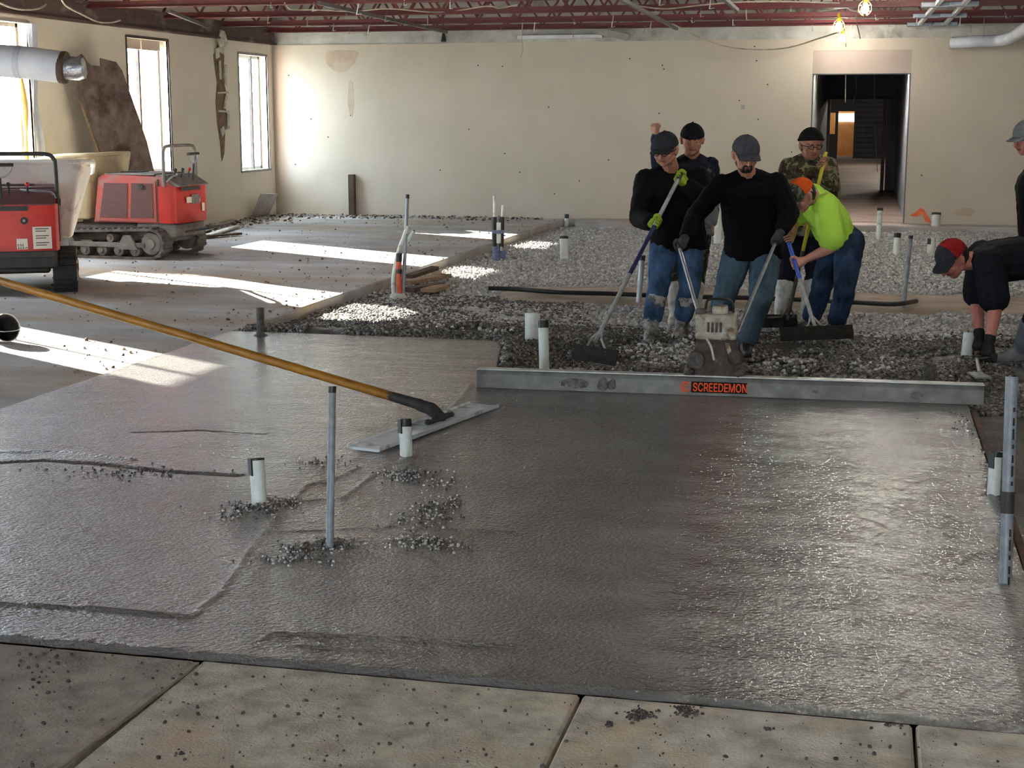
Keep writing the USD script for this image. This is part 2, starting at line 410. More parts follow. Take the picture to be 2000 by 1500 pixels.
for i, (y0, y1, z0, z1) in enumerate(WINDOWS):
    w = unique("/World", f"window_{i + 1}")
    UsdGeom.Xform.Define(stage, w).AddTranslateOp().Set(Gf.Vec3d(XL, (y0 + y1) / 2, z0))
    BASE[w] = np.array([XL, (y0 + y1) / 2, z0]); describe(w, kind="structure")
    t = 0.045
    fx0, fx1 = XL - 0.20, XL - 0.14
    fr = [box(fx0, fx1, y0, y0 + t, z0, z1), box(fx0, fx1, y1 - t, y1, z0, z1), box(fx0, fx1, y0, y1, z0, z0 + t), box(fx0, fx1, y0, y1, z1 - t, z1)]
    part(w, "window_frame", join(fr), M["frame_grey"] if i != 2 else M["white_paint"], False)
    ym = y0 + (y1 - y0) * (0.5 if i != 2 else 0.72)
    part(w, "mullion", box(fx0 + 0.01, fx1, ym - 0.018, ym + 0.018, z0, z1), M["frame_dark"], False)
    part(w, "pane", box(fx0 + 0.025, fx0 + 0.031, y0 + t, ym, z0 + t, z1 - t), M["glass"], False)
    part(w, "pane", box(fx0 + 0.025, fx0 + 0.031, ym, y1 - t, z0 + t, z1 - t), M["glass"], False)
    part(w, "trim", join([box(XL - 0.02, XL + 0.012, y0 - 0.03, y0, z0 - 0.03, z1 + 0.03), box(XL - 0.02, XL + 0.012, y1, y1 + 0.03, z0 - 0.03, z1 + 0.03), box(XL - 0.02, XL + 0.012, y0, y1, z1, z1 + 0.035), box(XL - 0.02, XL + 0.03, y0 - 0.03, y1 + 0.03, z0 - 0.035, z0)]), M["frame_dark"] if i == 1 else M["frame_grey"], False)
    if i == 1:
        for a, b in ((y0 + t, ym - 0.02), (ym + 0.02, y1 - t)):
            part(w, "header_board", box(XL - 0.13, XL - 0.10, a, b, z1 - 0.14, z1), M["header"], False, label="beige board across the top")
    if i == 0:   # what hangs in the opened-up window: sprayed foam and a torn weather sheet
        zz = np.linspace(z0 + 0.02, z1 - 0.3, 16)
        part(w, "foam_strip", tube([(XL - 0.06, y1 - 0.10 + 0.03 * math.sin(5 * z), z) for z in zz], [0.035 + 0.018 * math.sin(7 * z + 1) for z in zz], 12), M["foam"], label="orange sprayed foam in the jamb")
        ys = np.linspace(y0 + 0.2, y1 - 0.02, 5)
        g = [[(XL + 0.02 + 0.03 * math.sin(4 * z + 9 * q), y1 - 0.01 + 0.16 * q + 0.02 * math.sin(6 * z), z) for q in (0, 0.3, 0.6, 1.0)] for z in np.linspace(z0 - 0.1, z1, 14)]
        gv = np.array(g).reshape(-1, 3); gf = [(a * 4 + b, a * 4 + b + 1, a * 4 + b + 5, a * 4 + b + 4) for a in range(13) for b in range(3)]
        sheet = trimesh.Trimesh(*usdkit.meshkit.arrays((gv, gf))[:2], process=False)
        back = trimesh.Trimesh(sheet.vertices - [0.004, 0, 0], sheet.faces[:, ::-1], process=False)
        part(w, "torn_sheet", join([sheet, back]), M["membrane"], label="torn pale weather sheet on the jamb")

wb = bman(XL - 0.24, 8.2, YB, YB + 0.22, -0.2, ZC) - bman(-0.91, 0.585, YB - 1, YB + 1, -0.5, 2.34)
wall_back = thing("wall_back", (-1, YB, 0), kind="structure")
part(wall_back, "block_face", tri(wb), M["upper_wall"], False)
pb = bman(XL, 8.2, YB - 0.014, YB + 0.01, 0.0, ZW) - bman(-0.915, 0.59, YB - 1, YB + 1, -0.5, 2.70)
part(wall_back, "plaster_face", tri(pb), M["plaster"], False)
part(wall_back, "header_panel", box(-0.912, 0.587, YB - 0.004, YB + 0.05, 2.34, 2.70), M["header"], False, label="plain beige panel above the doorway")
part(wall_back, "door_lining", join([box(-0.915, -0.895, YB - 0.016, YB + 0.24, -0.02, 2.34), box(0.575, 0.59, YB - 0.016, YB + 0.24, -0.02, 2.34), box(-0.915, 0.59, YB - 0.01, YB + 0.24, 2.33, 2.345)]), M["dark_wall"], False)
for k, (x, z, w, h) in enumerate([(-8.75, 2.62, 0.52, 0.30), (-8.62, 1.95, 0.10, 0.60), (1.5, 0.20, 0.3, 0.12)]):
    a = np.linspace(0, 2 * math.pi, 22, endpoint=False)
    rr = 0.5 + 0.35 * (noise(np.stack([np.cos(a) * 1.6 + k * 7, np.sin(a) * 1.6, a * 0], 1)) - 0.3)
    part(wall_back, "peeled_patch", prism(np.stack([w * rr * np.cos(a), h * rr * np.sin(a)], 1), (x, YB - 0.0145, z), (1, 0, 0), (0, 0, 1), 0.0015), M["stain"], False, label="patch of peeled and stained paint")
for k in range(36):
    x, z = rng.uniform(-9.8, 3.0), rng.uniform(0.4, 2.8)
    if -1.1 < x < 0.75:
        continue
    part(wall_back, "nail_hole", trimesh.creation.icosphere(1, 0.012).apply_transform(np.diag([1, 0.3, 1, 1])).apply_translation((x, YB - 0.014, z)), M["dark_wood"], False)
part(wall_back, "outlet_plate", box(-2.02, -1.96, YB - 0.022, YB - 0.013, 1.80, 1.86, 0.003), M["frame_grey"], False, label="small grey cover plate")
part(wall_back, "spray_mark", prism([(0, 0), (0.1, 0.05), (0.16, 0.12), (0.22, 0.1), (0.3, -0.02), (0.36, -0.12), (0.26, -0.1), (0.2, 0.02), (0.12, -0.02)], (0.66, YB - 0.0145, 0.14), (1, 0, 0), (0, 0, 1), 0.0015), M["spray"], False, label="orange spray paint mark")

wr = bman(8.0, 8.2, -6, YB + 0.2, -0.2, ZC)
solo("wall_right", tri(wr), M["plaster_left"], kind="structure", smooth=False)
we = bman(XL - 0.24, 8.2, -6.2, -6.0, -0.2, ZC) - bman(-3.0, 0.4, -7, -5, -0.3, 2.5)  # unseen rear wall; its opening is placed to light the room from behind
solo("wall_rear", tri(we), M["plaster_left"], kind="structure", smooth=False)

# ---- ceiling: deck, dark red bar joists and the bracing between them
ceiling = thing("ceiling", (-1, 12, ZC), kind="structure")
rib = [(-6 + 0.3 * i) for i in range(103)]
part(ceiling, "deck", join([box(XL - 0.24, 8.2, -6.2, YB + 0.2, ZC, ZC + 0.1)] + [box(XL, 8.0, y, y + 0.12, ZC - 0.04, ZC) for y in rib]), M["deck"], False)
JY = [24.12, 22.35, 20.3, 18.1, 16.0, 13.8, 11.6, 9.4, 7.2, 5.0, 2.8, 0.6, -1.6, -3.8]
for k, y in enumerate(JY):
    j = thing("joist", (-1, y, 3.07), parent=ceiling)
    L0, L1 = XL, 8.0
    chord = lambda z, s: join([box(L0, L1, y - 0.062, y - 0.010, z, z + 0.012), box(L0, L1, y + 0.010, y + 0.062, z, z + 0.012), box(L0, L1, y - 0.016, y - 0.010, z, z + s), box(L0, L1, y + 0.010, y + 0.016, z, z + s)])
    part(j, "bottom_chord", chord(3.07, 0.085), M["red_steel"], False)
    up = chord(0, 0.07); up.vertices[:, 2] *= -1; up.invert(); up.apply_translation((0, 0, ZC - 0.04))
    part(j, "top_chord", up, M["red_steel"], False)
    if y > 8:
        zig, n = [], 30
        for i in range(n):
            xa, xb = L0 + (L1 - L0) * i / n, L0 + (L1 - L0) * (i + 1) / n
            xm = (xa + xb) / 2
            zig += [bar((xa, y, 3.12), (xm, y, 3.58), 0.028, 0.028), bar((xm, y, 3.58), (xb, y, 3.12), 0.028, 0.028)]
        part(j, "web", join(zig), M["red_steel"], False)
for (u0, v0, u1, v1) in [(622, 6, 872, 63), (1205, -6, 1322, 56), (330, 22, 420, 58), (1395, -20, 1440, 20)]:
    p0, p1 = ground(u0, v0, 3.04), ground(u1, v1, 3.04)
    p1[1] = min(p1[1], YB - 0.1)
    part(ceiling, "bridging_bar", bar(p0, p1, 0.045, 0.045), M["grey_steel"], False, label="slim grey bar braced under the joists")
for k in range(46):   # clips and stubs of wire left on the chords
    y = JY[k % 4] + 0.0
    x = -8.5 + 10.5 * ((k * 0.618) % 1)
    z = 3.06
    part(ceiling, "hanger_clip", join([bar((x, y, z + 0.06), (x + 0.02 * math.sin(k), y - 0.07, z - 0.03 - 0.05 * ((k * 7) % 3)), 0.014, 0.006), bar((x + 0.02 * math.sin(k), y - 0.07, z - 0.03 - 0.05 * ((k * 7) % 3)), (x + 0.05, y - 0.07, z - 0.02 - 0.05 * ((k * 7) % 3)), 0.012, 0.006)]), M["white_paint"] if k % 2 else M["cable"], False)

# ---- floor: the old slabs with their saw cuts and edges
floor = thing("floor", (0, 0, 0), kind="structure")
XE = -4.9                                        # the long edge of the old slab on the left
part(floor, "slab", box(XL - 0.1, XE, 4.14, YB + 0.3, -0.22, 0.0, 0.012), M["slab_back"], False, label="dusty old slab with mud tracks along the left wall")
part(floor, "slab", box(XL - 0.1, -2.012, -6.2, 4.128, -0.22, -0.003, 0.008), M["slab_dark"], False, label="dark damp slab at the near left")
part(floor, "slab", box(-1.988, -0.772, -6.2, 4.128, -0.22, 0.0, 0.008), M["slab_front"], False, label="pale mottled slab in front of the wet concrete")
part(floor, "slab", box(-0.762, 0.186, -6.2, 4.128, -0.22, 0.0, 0.008), M["slab_right"], False)
part(floor, "slab", box(0.196, 8.2, -6.2, 4.128, -0.22, 0.002, 0.008), M["slab_right"], False)
part(floor, "subbase", box(XL - 0.24, 8.2, -6.2, YB + 0.2, -0.5, -0.225), M["joint"], False)
part(floor, "footing_strip", box(XE + 0.3, 8.0, YB - 0.62, YB - 0.016, -0.25, 0.015, 0.02), M["slab_back"], False, label="strip of old slab along the foot of the back wall")
part(floor, "lip", bumpy(trimesh.Trimesh(*trimesh.remesh.subdivide_to_size(*(lambda b: (b.vertices, b.faces))(bar((-2.0, 4.1, -0.001), (-2.04, 3.0, -0.001), 0.03, 0.012)), 0.03), process=True), 0.006, 30), M["slab_dark"], label="thin ridge of spilt grout along the joint")

# ---- beyond the doorway: corridor, second doorway, dark room and a lit room at the far end
corr = thing("corridor", (-0.2, 30, 0), kind="structure")
part(corr, "corridor_floor", box(-6, 4, YB + 0.2, 70, -0.2, 0.0), M["corridor_floor"], False)
part(corr, "corridor_wall", box(-1.15, -0.96, YB + 0.22, 35.5, 0, 3.0), M["dark_wall"], False)
part(corr, "corridor_wall", box(0.60, 0.80, YB + 0.22, 35.5, 0, 3.0), M["blue_wall"], False, label="blue grey side wall of the corridor")
part(corr, "cross_wall", tri(bman(-6, 4, 35.5, 35.7, 0, 3.2) - bman(-0.90, 0.47, 35, 36, -1, 2.06)), M["dark_wall"], False)
part(corr, "corridor_ceiling", join([box(-6, 4, YB + 0.2, 70, 3.0, 3.1)] + [box(-0.95, 0.6, 25 + 1.6 * i, 25.12 + 1.6 * i, 2.62, 2.8) for i in range(6)]), M["block"], False)
part(corr, "door_post", join([box(0.28, 0.36, 35.36, 35.72, 0, 2.06, 0.01), box(0.38, 0.47, 35.36, 35.72, 0, 2.06, 0.01)]), M["door_wood"], False, label="brown timber door post")
part(corr, "door_post", box(-0.97, -0.90, 35.40, 35.72, 0, 2.06, 0.01), M["frame_grey"], False, label="pale door post")
part(corr, "head_rail", box(-0.97, 0.5, 35.42, 35.72, 2.06, 2.12, 0.01), M["frame_dark"], False)
part(corr, "far_wall", tri(bman(-8, 6, 62, 62.3, 0, 3.2) - bman(-1.25, -0.62, 61, 63, -1, 1.86) - bman(-1.72, -1.36, 61, 63, 0.95, 1.80)), M["block"], False, label="dark block wall at the far end")
part(corr, "courses", join([box(-8, -1.75, 61.985, 62.0, 0.2 * i, 0.2 * i + 0.02) for i in range(16)] + [box(-0.6, 6, 61.985, 62.0, 0.2 * i, 0.2 * i + 0.02) for i in range(16)]), M["joint"], False)
part(corr, "room_side", join([box(-6.2, -6, 35.7, 62, 0, 3.1), box(4, 4.2, 35.7, 62, 0, 3.1)]), M["dark_wall"], False)
part(corr, "lit_wall", box(-4, 2, 66.0, 66.2, 0, 3.1), M["orange_wall"], False, label="orange wall of the lit room at the end")
part(corr, "lit_side", join([box(-4.2, -4, 62.3, 66, 0, 3.1), box(2, 2.2, 62.3, 66, 0, 3.1)]), M["orange_wall"], False)
part(corr, "lit_window", box(-1.4, -0.5, 65.95, 66.0, 1.42, 1.78), glow("far_window_glow", (0.85, 0.9, 1.0), 3.0), False, label="bright window in the far lit room")
part(corr, "hanging_wire", tube(curve([(-0.88, 25.2, 3.0), (-0.87, 25.2, 2.4), (-0.88, 25.2, 1.95)], 8), 0.008, 6), M["cable"])
part(corr, "hanging_wire", tube(curve([(0.05, 33.0, 2.6), (0.1, 33.1, 1.5), (0.2, 33.2, 0.5)], 8), 0.008, 6), M["cable"])
part(corr, "hanging_wire", tube(curve([(-0.4, 31.0, 2.9), (-0.3, 31.1, 2.3), (-0.36, 31.2, 1.9)], 8), 0.007, 6), M["cable"])

# ---- outside the windows
solo("outside_ground", box(-60, XL - 0.25, -20, 60, -0.35, -0.1), M["outside_ground"], kind="structure", smooth=False)
ob = thing("neighbour_building", (-30, 52, 0), "pale flat-roofed building seen through the corner window", "building")
part(ob, "wall", box(-36, -24, 46, 58, -0.2, 1.6), M["outside_wall"], False)
part(ob, "roof", box(-36.3, -23.7, 45.7, 58.3, 1.6, 1.8), M["frame_grey"], False)
tr = thing("garden_tree", (-17.5, 40.0, -0.1), "pale leafy tree outside the corner window", "tree")
part(tr, "trunk", tube([(-17.5, 40, -0.1), (-17.45, 40.05, 1.2), (-17.5, 40, 2.6)], [0.14, 0.11, 0.07], 10), M["bark"])
lv, lf = [], []
for k in range(1500):
    c = np.array([-17.5, 40, 2.6]) + rng.normal(0, 1, 3) * [0.8, 0.8, 0.75]
    a, b = rng.normal(0, 1, 3), rng.normal(0, 1, 3)
    a /= np.linalg.norm(a); b = np.cross(a, b); b /= np.linalg.norm(b)
    n = len(lv); lv += [c - a * 0.09, c + b * 0.045, c + a * 0.09, c - b * 0.045]; lf += [(n, n + 1, n + 2), (n, n + 2, n + 3)]
part(tr, "crown", trimesh.Trimesh(np.array(lv), np.array(lf), process=False), M["leaf"], False)
for k, u in enumerate((277, 311)):
    p = EYE + ray(u, 250) * (-10.75 / ray(u, 250)[0])
    solo("timber_post", box(p[0] - 0.045, p[0] + 0.045, p[1] - 0.085, p[1] + 0.085, -0.1, 2.95, 0.008), M["post_wood"], ("orange timber post outside the tall window, left pane", "orange timber post outside the tall window, right pane")[k], "post", smooth=False)
sb = thing("clipped_shrub", (XL - 1.25, 24.35, -0.1), "unseen shrub outside, placed to block low sun at the corner window", "shrub")  # out of view; shaped to keep low sun off the corner window
part(sb, "foliage", bumpy(trimesh.creation.icosphere(5, 1).apply_transform(np.diag([0.55, 0.85, 1.35, 1])).apply_translation((XL - 1.25, 24.35, 1.25)), 0.16, 5, 4), M["leaf"], False)
part(sb, "stem", tube([(XL - 1.25, 24.35, -0.12), (XL - 1.25, 24.35, 0.6)], 0.06, 8), M["bark"])
van = thing("parked_van", (-16.5, 26.3, -0.1), "white parked van outside the open window at the left edge", "van")
part(van, "body", prism([(0, 0.3), (0, 1.1), (0.25, 1.2), (0.9, 2.0), (4.6, 2.0), (4.7, 0.3)], (-14.5, 26.6, -0.1), (-0.45, -0.893, 0), (0, 0, 1), 1.8), M["van_white"], 20)
part(van, "side_window", prism([(0.42, 1.22), (0.95, 1.85), (1.8, 1.85), (1.8, 1.22)], (-14.492, 26.604, -0.1), (-0.45, -0.893, 0), (0, 0, 1), -0.02), M["van_glass"], False)
for s in (0.8, 3.8):
    c = np.array([-14.5, 26.6, 0.22]) + s * np.array([-0.45, -0.893, 0])
    part(van, "wheel", lathe([(0, -0.05), (0.3, -0.05), (0.32, 0.0), (0.32, 0.15), (0, 0.16)], c, (0.893, -0.45, 0), 20), M["rubber"])

# ---- work lamps in view, and unseen lamps placed to light the rooms
M["bulb"] = glow("bulb", (1.0, 0.94, 0.83), LAMP_WATTS)
M["bulb_hall_unseen"] = glow("bulb_hall_unseen", (1.0, 0.88, 0.76), LAMP_WATTS * 4)  # for the lamps out of view beyond the doorway
M["bulb_unseen"] = glow("bulb_unseen", (1.0, 0.94, 0.83), LAMP_WATTS * 0.65)  # for the ceiling lamps above the frame, out of view
M["bulb_small"] = glow("bulb_small", (1.0, 0.94, 0.83), LAMP_WATTS * 0.35)
M["bulb_out"] = pm("bulb_out", S(235, 230, 220), None, rough=0.2)
M["guard_yellow"] = pm("guard_yellow", S(236, 196, 40), None, rough=0.4)


def work_lamp(p, label, group=None, lit=True, bulb="bulb"):
    p = np.asarray(p, float)
    t = thing("work_lamp", p, label, "lamp", group)
    part(t, "socket", lathe([(0, 0.24), (0.02, 0.24), (0.026, 0.2), (0.026, 0.12), (0, 0.12)], p, (0, 0, 1), 12), M["guard_yellow"])
    part(t, "bulb", lathe([(0, 0.0), (0.03, 0.006), (0.046, 0.03), (0.05, 0.055), (0.04, 0.09), (0.022, 0.12)], p, (0, 0, 1), 10), M[bulb] if lit else M["bulb_out"], True)
    ribs = []
    for k in range(6):
        a = k * math.pi / 3
        c, s = math.cos(a), math.sin(a)
        ribs.append(tube([p + [0.03 * c, 0.03 * s, 0.15], p + [0.072 * c, 0.072 * s, 0.1], p + [0.075 * c, 0.075 * s, 0.03], p + [0.03 * c, 0.03 * s, -0.02]], 0.004, 5))
    for z, r in ((0.1, 0.073), (0.03, 0.076)):
        ribs.append(tube([p + [r * math.cos(a), r * math.sin(a), z] for a in np.linspace(0, 2 * math.pi, 17)], 0.004, 5))
    part(t, "guard", join(ribs), M["guard_yellow"])
    part(t, "hook_cord", tube([p + [0, 0, 0.235], p + [0.01, 0, 0.4], p + [0, 0.0, ZC - 0.05 - p[2]]], 0.007, 6), M["cable"])


work_lamp(at(1689, 27, 17.4), "large glaring work lamp nearest the camera above the doorway")
work_lamp(at(1638, 60, 20.6), "upper lamp of the pair of glaring work lamps by the back wall", bulb="bulb_small")
work_lamp(at(1645, 82, 22.6), "lowest small glaring work lamp close to the back wall", bulb="bulb_small")
for x, y, where in ((0.35, 15.2, "over the gravel in front of the doorway"), (0.7, 11.2, "above the stooping man at the right"), (1.0, 7.2, "above the right edge of the pour"), (1.2, 3.2, "above the near right corner of the pour"), (-1.5, 0.0, "straight above the camera"), (4.5, 18.0, "over the far right of the gravel"), (-5.5, 15.5, "over the middle of the old slab")):
    work_lamp((x, y, 3.25), "unseen lamp placed to give light " + where, "unseen lamps placed to light the room", bulb="bulb_unseen")  # out of view; placed to light the pour, the crew and the left side
work_lamp((-0.2, 26.3, 2.72), "unseen lamp above the door head, placed to light the corridor", bulb="bulb_hall_unseen")  # hidden behind the door head; gives the corridor its light
work_lamp((1.8, 42, 2.75), "unseen lamp placed to light the dark room, nearer one", bulb="bulb_hall_unseen")  # out of view; lights the dark room and its floor
work_lamp((1.2, 52, 2.75), "unseen lamp placed to light the dark room, farther one", bulb="bulb_hall_unseen")  # out of view too, lights the farther half
work_lamp((-1.9, 64, 2.75), "unseen lamp placed to light the far orange room")  # out of view; lights the orange walls

# ---- wet concrete surface
XR = 0.64


def z_wet(x, y):
    """Height of the wet surface: screed ripples, trowel ridges and small heaps."""
    p = np.stack([x, y, x * 0], -1)
    z = 0.004 + 0.006 * (fbm(p * 1.6, 3, 3) - 0.5)
    z += np.where(y > 6.3, np.where(x < -2.2, 0.0022, 0.0008), 0.0) * (fbm(p * np.array([0.7, 20, 1]), 2, 9) - 0.5)

    def ridge(pts, h, w):
        best = np.full(x.shape, 9.0)
        for (ax, ay), (bx, by) in zip(pts[:-1], pts[1:]):
            dx, dy = bx - ax, by - ay
            t = np.clip(((x - ax) * dx + (y - ay) * dy) / (dx * dx + dy * dy), 0, 1)
            best = np.minimum(best, np.hypot(x - ax - t * dx, y - ay - t * dy))
        return h * np.exp(-(best / w) ** 2)

    for pix, h, w in RIDGES:
        z += ridge([tuple(ground(u, v)[:2]) for u, v in pix], h, w)
    for u, v, h, w in HEAPS:
        c = ground(u, v)
        r = np.hypot((x - c[0]) / w, (y - c[1]) / (w * 1.2))
        z += h * np.exp(-r**2) * (0.4 + 1.2 * fbm(p * 30, 2, 11))
    return z


RIDGES = [([(0, 1180), (180, 1190), (375, 1205), (440, 1150), (490, 1075), (520, 1035), (600, 950), (660, 935), (700, 915)], 0.008, 0.012),
          ([(520, 1040), (640, 1038), (780, 1030), (1000, 1040)], 0.004, 0.01),
          ([(675, 973), (705, 950), (735, 925)], 0.010, 0.010), ([(675, 973), (600, 980), (520, 975)], 0.004, 0.01),
          ([(505, 1255), (530, 1238), (600, 1240), (800, 1250), (1000, 1262)], 0.007, 0.010), ([(510, 1258), (640, 1268), (850, 1276)], 0.005, 0.008),
          ([(0, 905), (90, 900), (200, 908), (330, 922), (470, 930)], -0.016, 0.02), ([(0, 885), (120, 882), (260, 898)], 0.008, 0.03),
          ([(260, 846), (390, 842), (520, 850)], -0.006, 0.010), ([(920, 752), (905, 775), (880, 800)], 0.009, 0.012), ([(1860, 1112), (1880, 1095), (1920, 1080), (1958, 1070)], 0.008, 0.010),
          ([(1925, 960), (1935, 975)], 0.012, 0.012), ([(1860, 1158), (1900, 1150), (1950, 1148)], -0.008, 0.012)]
HEAPS = [(500, 1000, 0.016, 0.13), (640, 1075, 0.018, 0.14), (795, 900, 0.020, 0.10), (800, 935, 0.008, 0.12), (840, 1020, 0.008, 0.10), (820, 1070, 0.010, 0.16), (1945, 978, 0.01, 0.08), (1960, 1150, 0.015, 0.07)]

gx, gy = np.arange(XE + 0.004, XR, 0.014), np.arange(4.132, 11.4, 0.014)
GX, GY = np.meshgrid(gx, gy)
GZ = z_wet(GX, GY)
edge = np.clip((GY - 4.132 - 0.022 * noise(np.stack([GX * 14, GX * 0, GX * 0], -1), 5)) / 0.016, 0, 1)
GZ = GZ * edge + (1 - edge) * -0.004 + 0.004 * edge * np.exp(-((GY - 4.16) / 0.10) ** 2) + 0.010 * edge * (fbm(np.stack([GX * 34, GY * 34, GX * 0], -1), 2, 14) - 0.4) * np.exp(-((GY - 4.16) / 0.05) ** 2) + 0.004 * fbm(np.stack([GX * 12, GY * 12, GX * 0], -1), 2, 4) * np.exp(-((GY - 4.15) / 0.05) ** 2)


def sheet_mesh(v, quads):
    used = np.unique(quads)
    back = np.zeros(len(v), int); back[used] = np.arange(len(used))
    q = back[quads]
    return trimesh.Trimesh(v[used], np.vstack([q[:, [0, 1, 2]], q[:, [0, 2, 3]]]), process=False)


def pour_line(x):
    """How far the smooth concrete reaches: past the screed on the left, up to the board elsewhere."""
    s = np.clip((x + 2.75) / 0.55, 0, 1); s = s * s * (3 - 2 * s)
    return 10.95 * (1 - s) + 9.12 * s + 0.08 * (noise(np.stack([x * 3, x * 0, x * 0], -1), 2) - 0.5)


pl = pour_line(GX)
drop = np.clip((GY - pl) / 0.12, 0, 1)
GZ = GZ - 0.2 * drop
ids = np.arange(GX.size).reshape(GX.shape)
keep = (drop[:-1, :-1] < 1)
q = np.stack([ids[:-1, :-1], ids[:-1, 1:], ids[1:, 1:], ids[1:, :-1]], -1)[keep]
solo("wet_concrete", sheet_mesh(np.stack([GX, GY, GZ], -1).reshape(-1, 3), q), M["wet"], "freshly screeded wet grey concrete across the whole foreground", "wet concrete", kind="stuff", smooth=True)


def z_gravel(x, y):
    """Dry stone bed at the back, churned wet concrete where the crew works."""
    p = np.stack([x, y, x * 0], -1)
    near = np.clip((13.2 - y) / 2.6, 0, 1)
    z = -0.10 + 0.03 * (fbm(p * 1.3, 3, 21) - 0.5) + near * (0.10 * (fbm(p * 2.8, 4, 31) - 0.45)) + (1 - near) * 0.015 * (fbm(p * 5, 3, 33) - 0.5)
    lip = np.exp(-((y - pour_line(x) - 0.25) / 0.22) ** 2)
    z += 0.10 * lip * np.where(x > -2.4, 0.75, 1.0)
    z += 0.05 * np.exp(-(((x + 3.0) / 1.4) ** 2 + ((y - 11.8) / 0.5) ** 2))
    z = np.where(x > XR + 0.02, -0.07 + 0.03 * (fbm(p * 4, 3, 12) - 0.5), z)
    return z - 0.2 * np.clip((pour_line(x) + 0.02 - y) / 0.06, 0, 1) * (x < XR)


hx, hy = np.arange(XE - 0.02, 7.98, 0.035), np.arange(4.14, YB - 0.02, 0.035)
HX, HY = np.meshgrid(hx, hy)
HZ = z_gravel(HX, HY)
ids = np.arange(HX.size).reshape(HX.shape)
keep = ~((HY < pour_line(HX) - 0.15) & (HX < XR - 0.04))[:-1, :-1]
churned = ((HY + 1.2 * (fbm(np.stack([HX, HY, HX * 0], -1) * 0.9, 3, 61) - 0.5)) < np.where(HX < -2.6, 12.0, 12.9))[:-1, :-1]
q = np.stack([ids[:-1, :-1], ids[:-1, 1:], ids[1:, 1:], ids[1:, :-1]], -1)[keep & churned]
solo("churned_concrete", sheet_mesh(np.stack([HX, HY, HZ], -1).reshape(-1, 3), q), M["wet_bed"], "dark churned wet concrete around the crew's feet", "wet concrete", kind="stuff", smooth=True)
keep &= ~churned
q = np.stack([ids[:-1, :-1], ids[:-1, 1:], ids[1:, 1:], ids[1:, :-1]], -1)[keep]
solo("gravel", sheet_mesh(np.stack([HX, HY, HZ], -1).reshape(-1, 3), q), M["gravel_bed"], "grey gravel bed between the old slab and the back wall", "gravel", kind="stuff", smooth=True)


def scatter(name, label, cat, spots, sizes, mats, seed):
    """Loose stones nobody could count, as one instancer."""
    r = np.random.default_rng(seed)
    path = unique("/World", name)
    pi = UsdGeom.PointInstancer.Define(stage, path)
    protos = []
    for k, mt in enumerate(mats):
        m = trimesh.creation.icosphere(1, 0.5)
        m.vertices = m.vertices * (1 + 0.5 * (noise(np.array(m.vertices) * 2.3 + 9 * k, k) - 0.5))[:, None] * [1.0, 0.85, 0.62]
        usdkit.mesh(stage, f"{path}/stone_{k:03d}" if k else f"{path}/stone", m, mt, True)
        protos.append(f"{path}/stone_{k:03d}" if k else f"{path}/stone")
    pi.CreatePrototypesRel().SetTargets(protos)
    n = len(spots)
    pi.CreatePositionsAttr(Vt.Vec3fArray.FromNumpy(np.asarray(spots, np.float32)))
    pi.CreateProtoIndicesAttr(Vt.IntArray.FromNumpy(r.integers(0, len(mats), n).astype(np.int32)))
    pi.CreateScalesAttr(Vt.Vec3fArray.FromNumpy(np.repeat(np.asarray(sizes, np.float32)[:, None], 3, 1)))
    qt = r.normal(size=(n, 4)); qt /= np.linalg.norm(qt, axis=1, keepdims=True)
    pi.CreateOrientationsAttr(Vt.QuathArray([Gf.Quath(*map(float, a)) for a in qt]))
    describe(path, label, cat, kind="stuff")


r = np.random.default_rng(3)
n = 52000
y = 12.3 + (23.75 - 12.3) * r.random(n) ** 1.15; x = r.uniform(XE + 0.03, 4.2, n)
ok = ~((y > 13.9) & (y < 15.35) & (x > -3.6))
x, y = x[ok], y[ok]
scatter("dry_gravel", "loose pale gravel stones covering the bed towards the back wall", "gravel", np.stack([x, y, z_gravel(x, y) + 0.006], 1), r.uniform(0.028, 0.055, len(x)), [M["stone_grey"], M["stone_pale"], M["stone_grey"]], 4)
n = 52000
x = r.uniform(XE + 0.03, 1.7, n); y = pour_line(x) + 0.02 + 3.4 * r.random(n) ** 1.3
ok = fbm(np.stack([x * 1.7, y * 2.2, x * 0], -1), 3, 44) > 0.36
ok &= (x < XR + 0.2) | (y > 8.8)
x, y = x[ok], y[ok]
scatter("wet_aggregate", "wet dark aggregate churned up around the crew's boots", "gravel", np.stack([x, y, z_gravel(x, y) + 0.006], 1), r.uniform(0.022, 0.048, len(x)), [M["stone_wet"], M["stone_dark"], M["stone_wet"], M["stone_mid"]], 5)
sp = []
for u, v, w, h, c in [(798, 932, 45, 13, 190), (770, 930, 30, 10, 60), (860, 950, 45, 10, 30), (850, 1000, 35, 22, 110), (885, 985, 22, 15, 50), (820, 1020, 75, 22, 90), (830, 1066, 75, 16, 190), (600, 1080, 60, 18, 150), (660, 1070, 45, 14, 120), (560, 1095, 80, 10, 60), (500, 1000, 70, 16, 210), (560, 985, 35, 10, 60), (870, 940, 50, 25, 25), (920, 1065, 25, 20, 12), (1900, 830, 60, 40, 60), (1935, 900, 40, 50, 50), (620, 905, 60, 12, 40), (250, 925, 160, 14, 120)]:
    for _ in range(c):
        g = ground(u + r.normal(0, 0.5) * w, v + r.normal(0, 0.5) * h)
        sp.append([g[0], g[1], 0.006])
sp = np.array(sp); sp = sp[(sp[:, 0] < XR) & (sp[:, 1] > 4.2)]
sp[:, 2] = z_wet(sp[:, 0], sp[:, 1]) + 0.002
scatter("exposed_aggregate", "small pebbles lying exposed on the smooth wet concrete", "gravel", sp, r.uniform(0.006, 0.016, len(sp)), [M["stone_wet"], M["stone_dark"], M["stone_grey"]], 6)
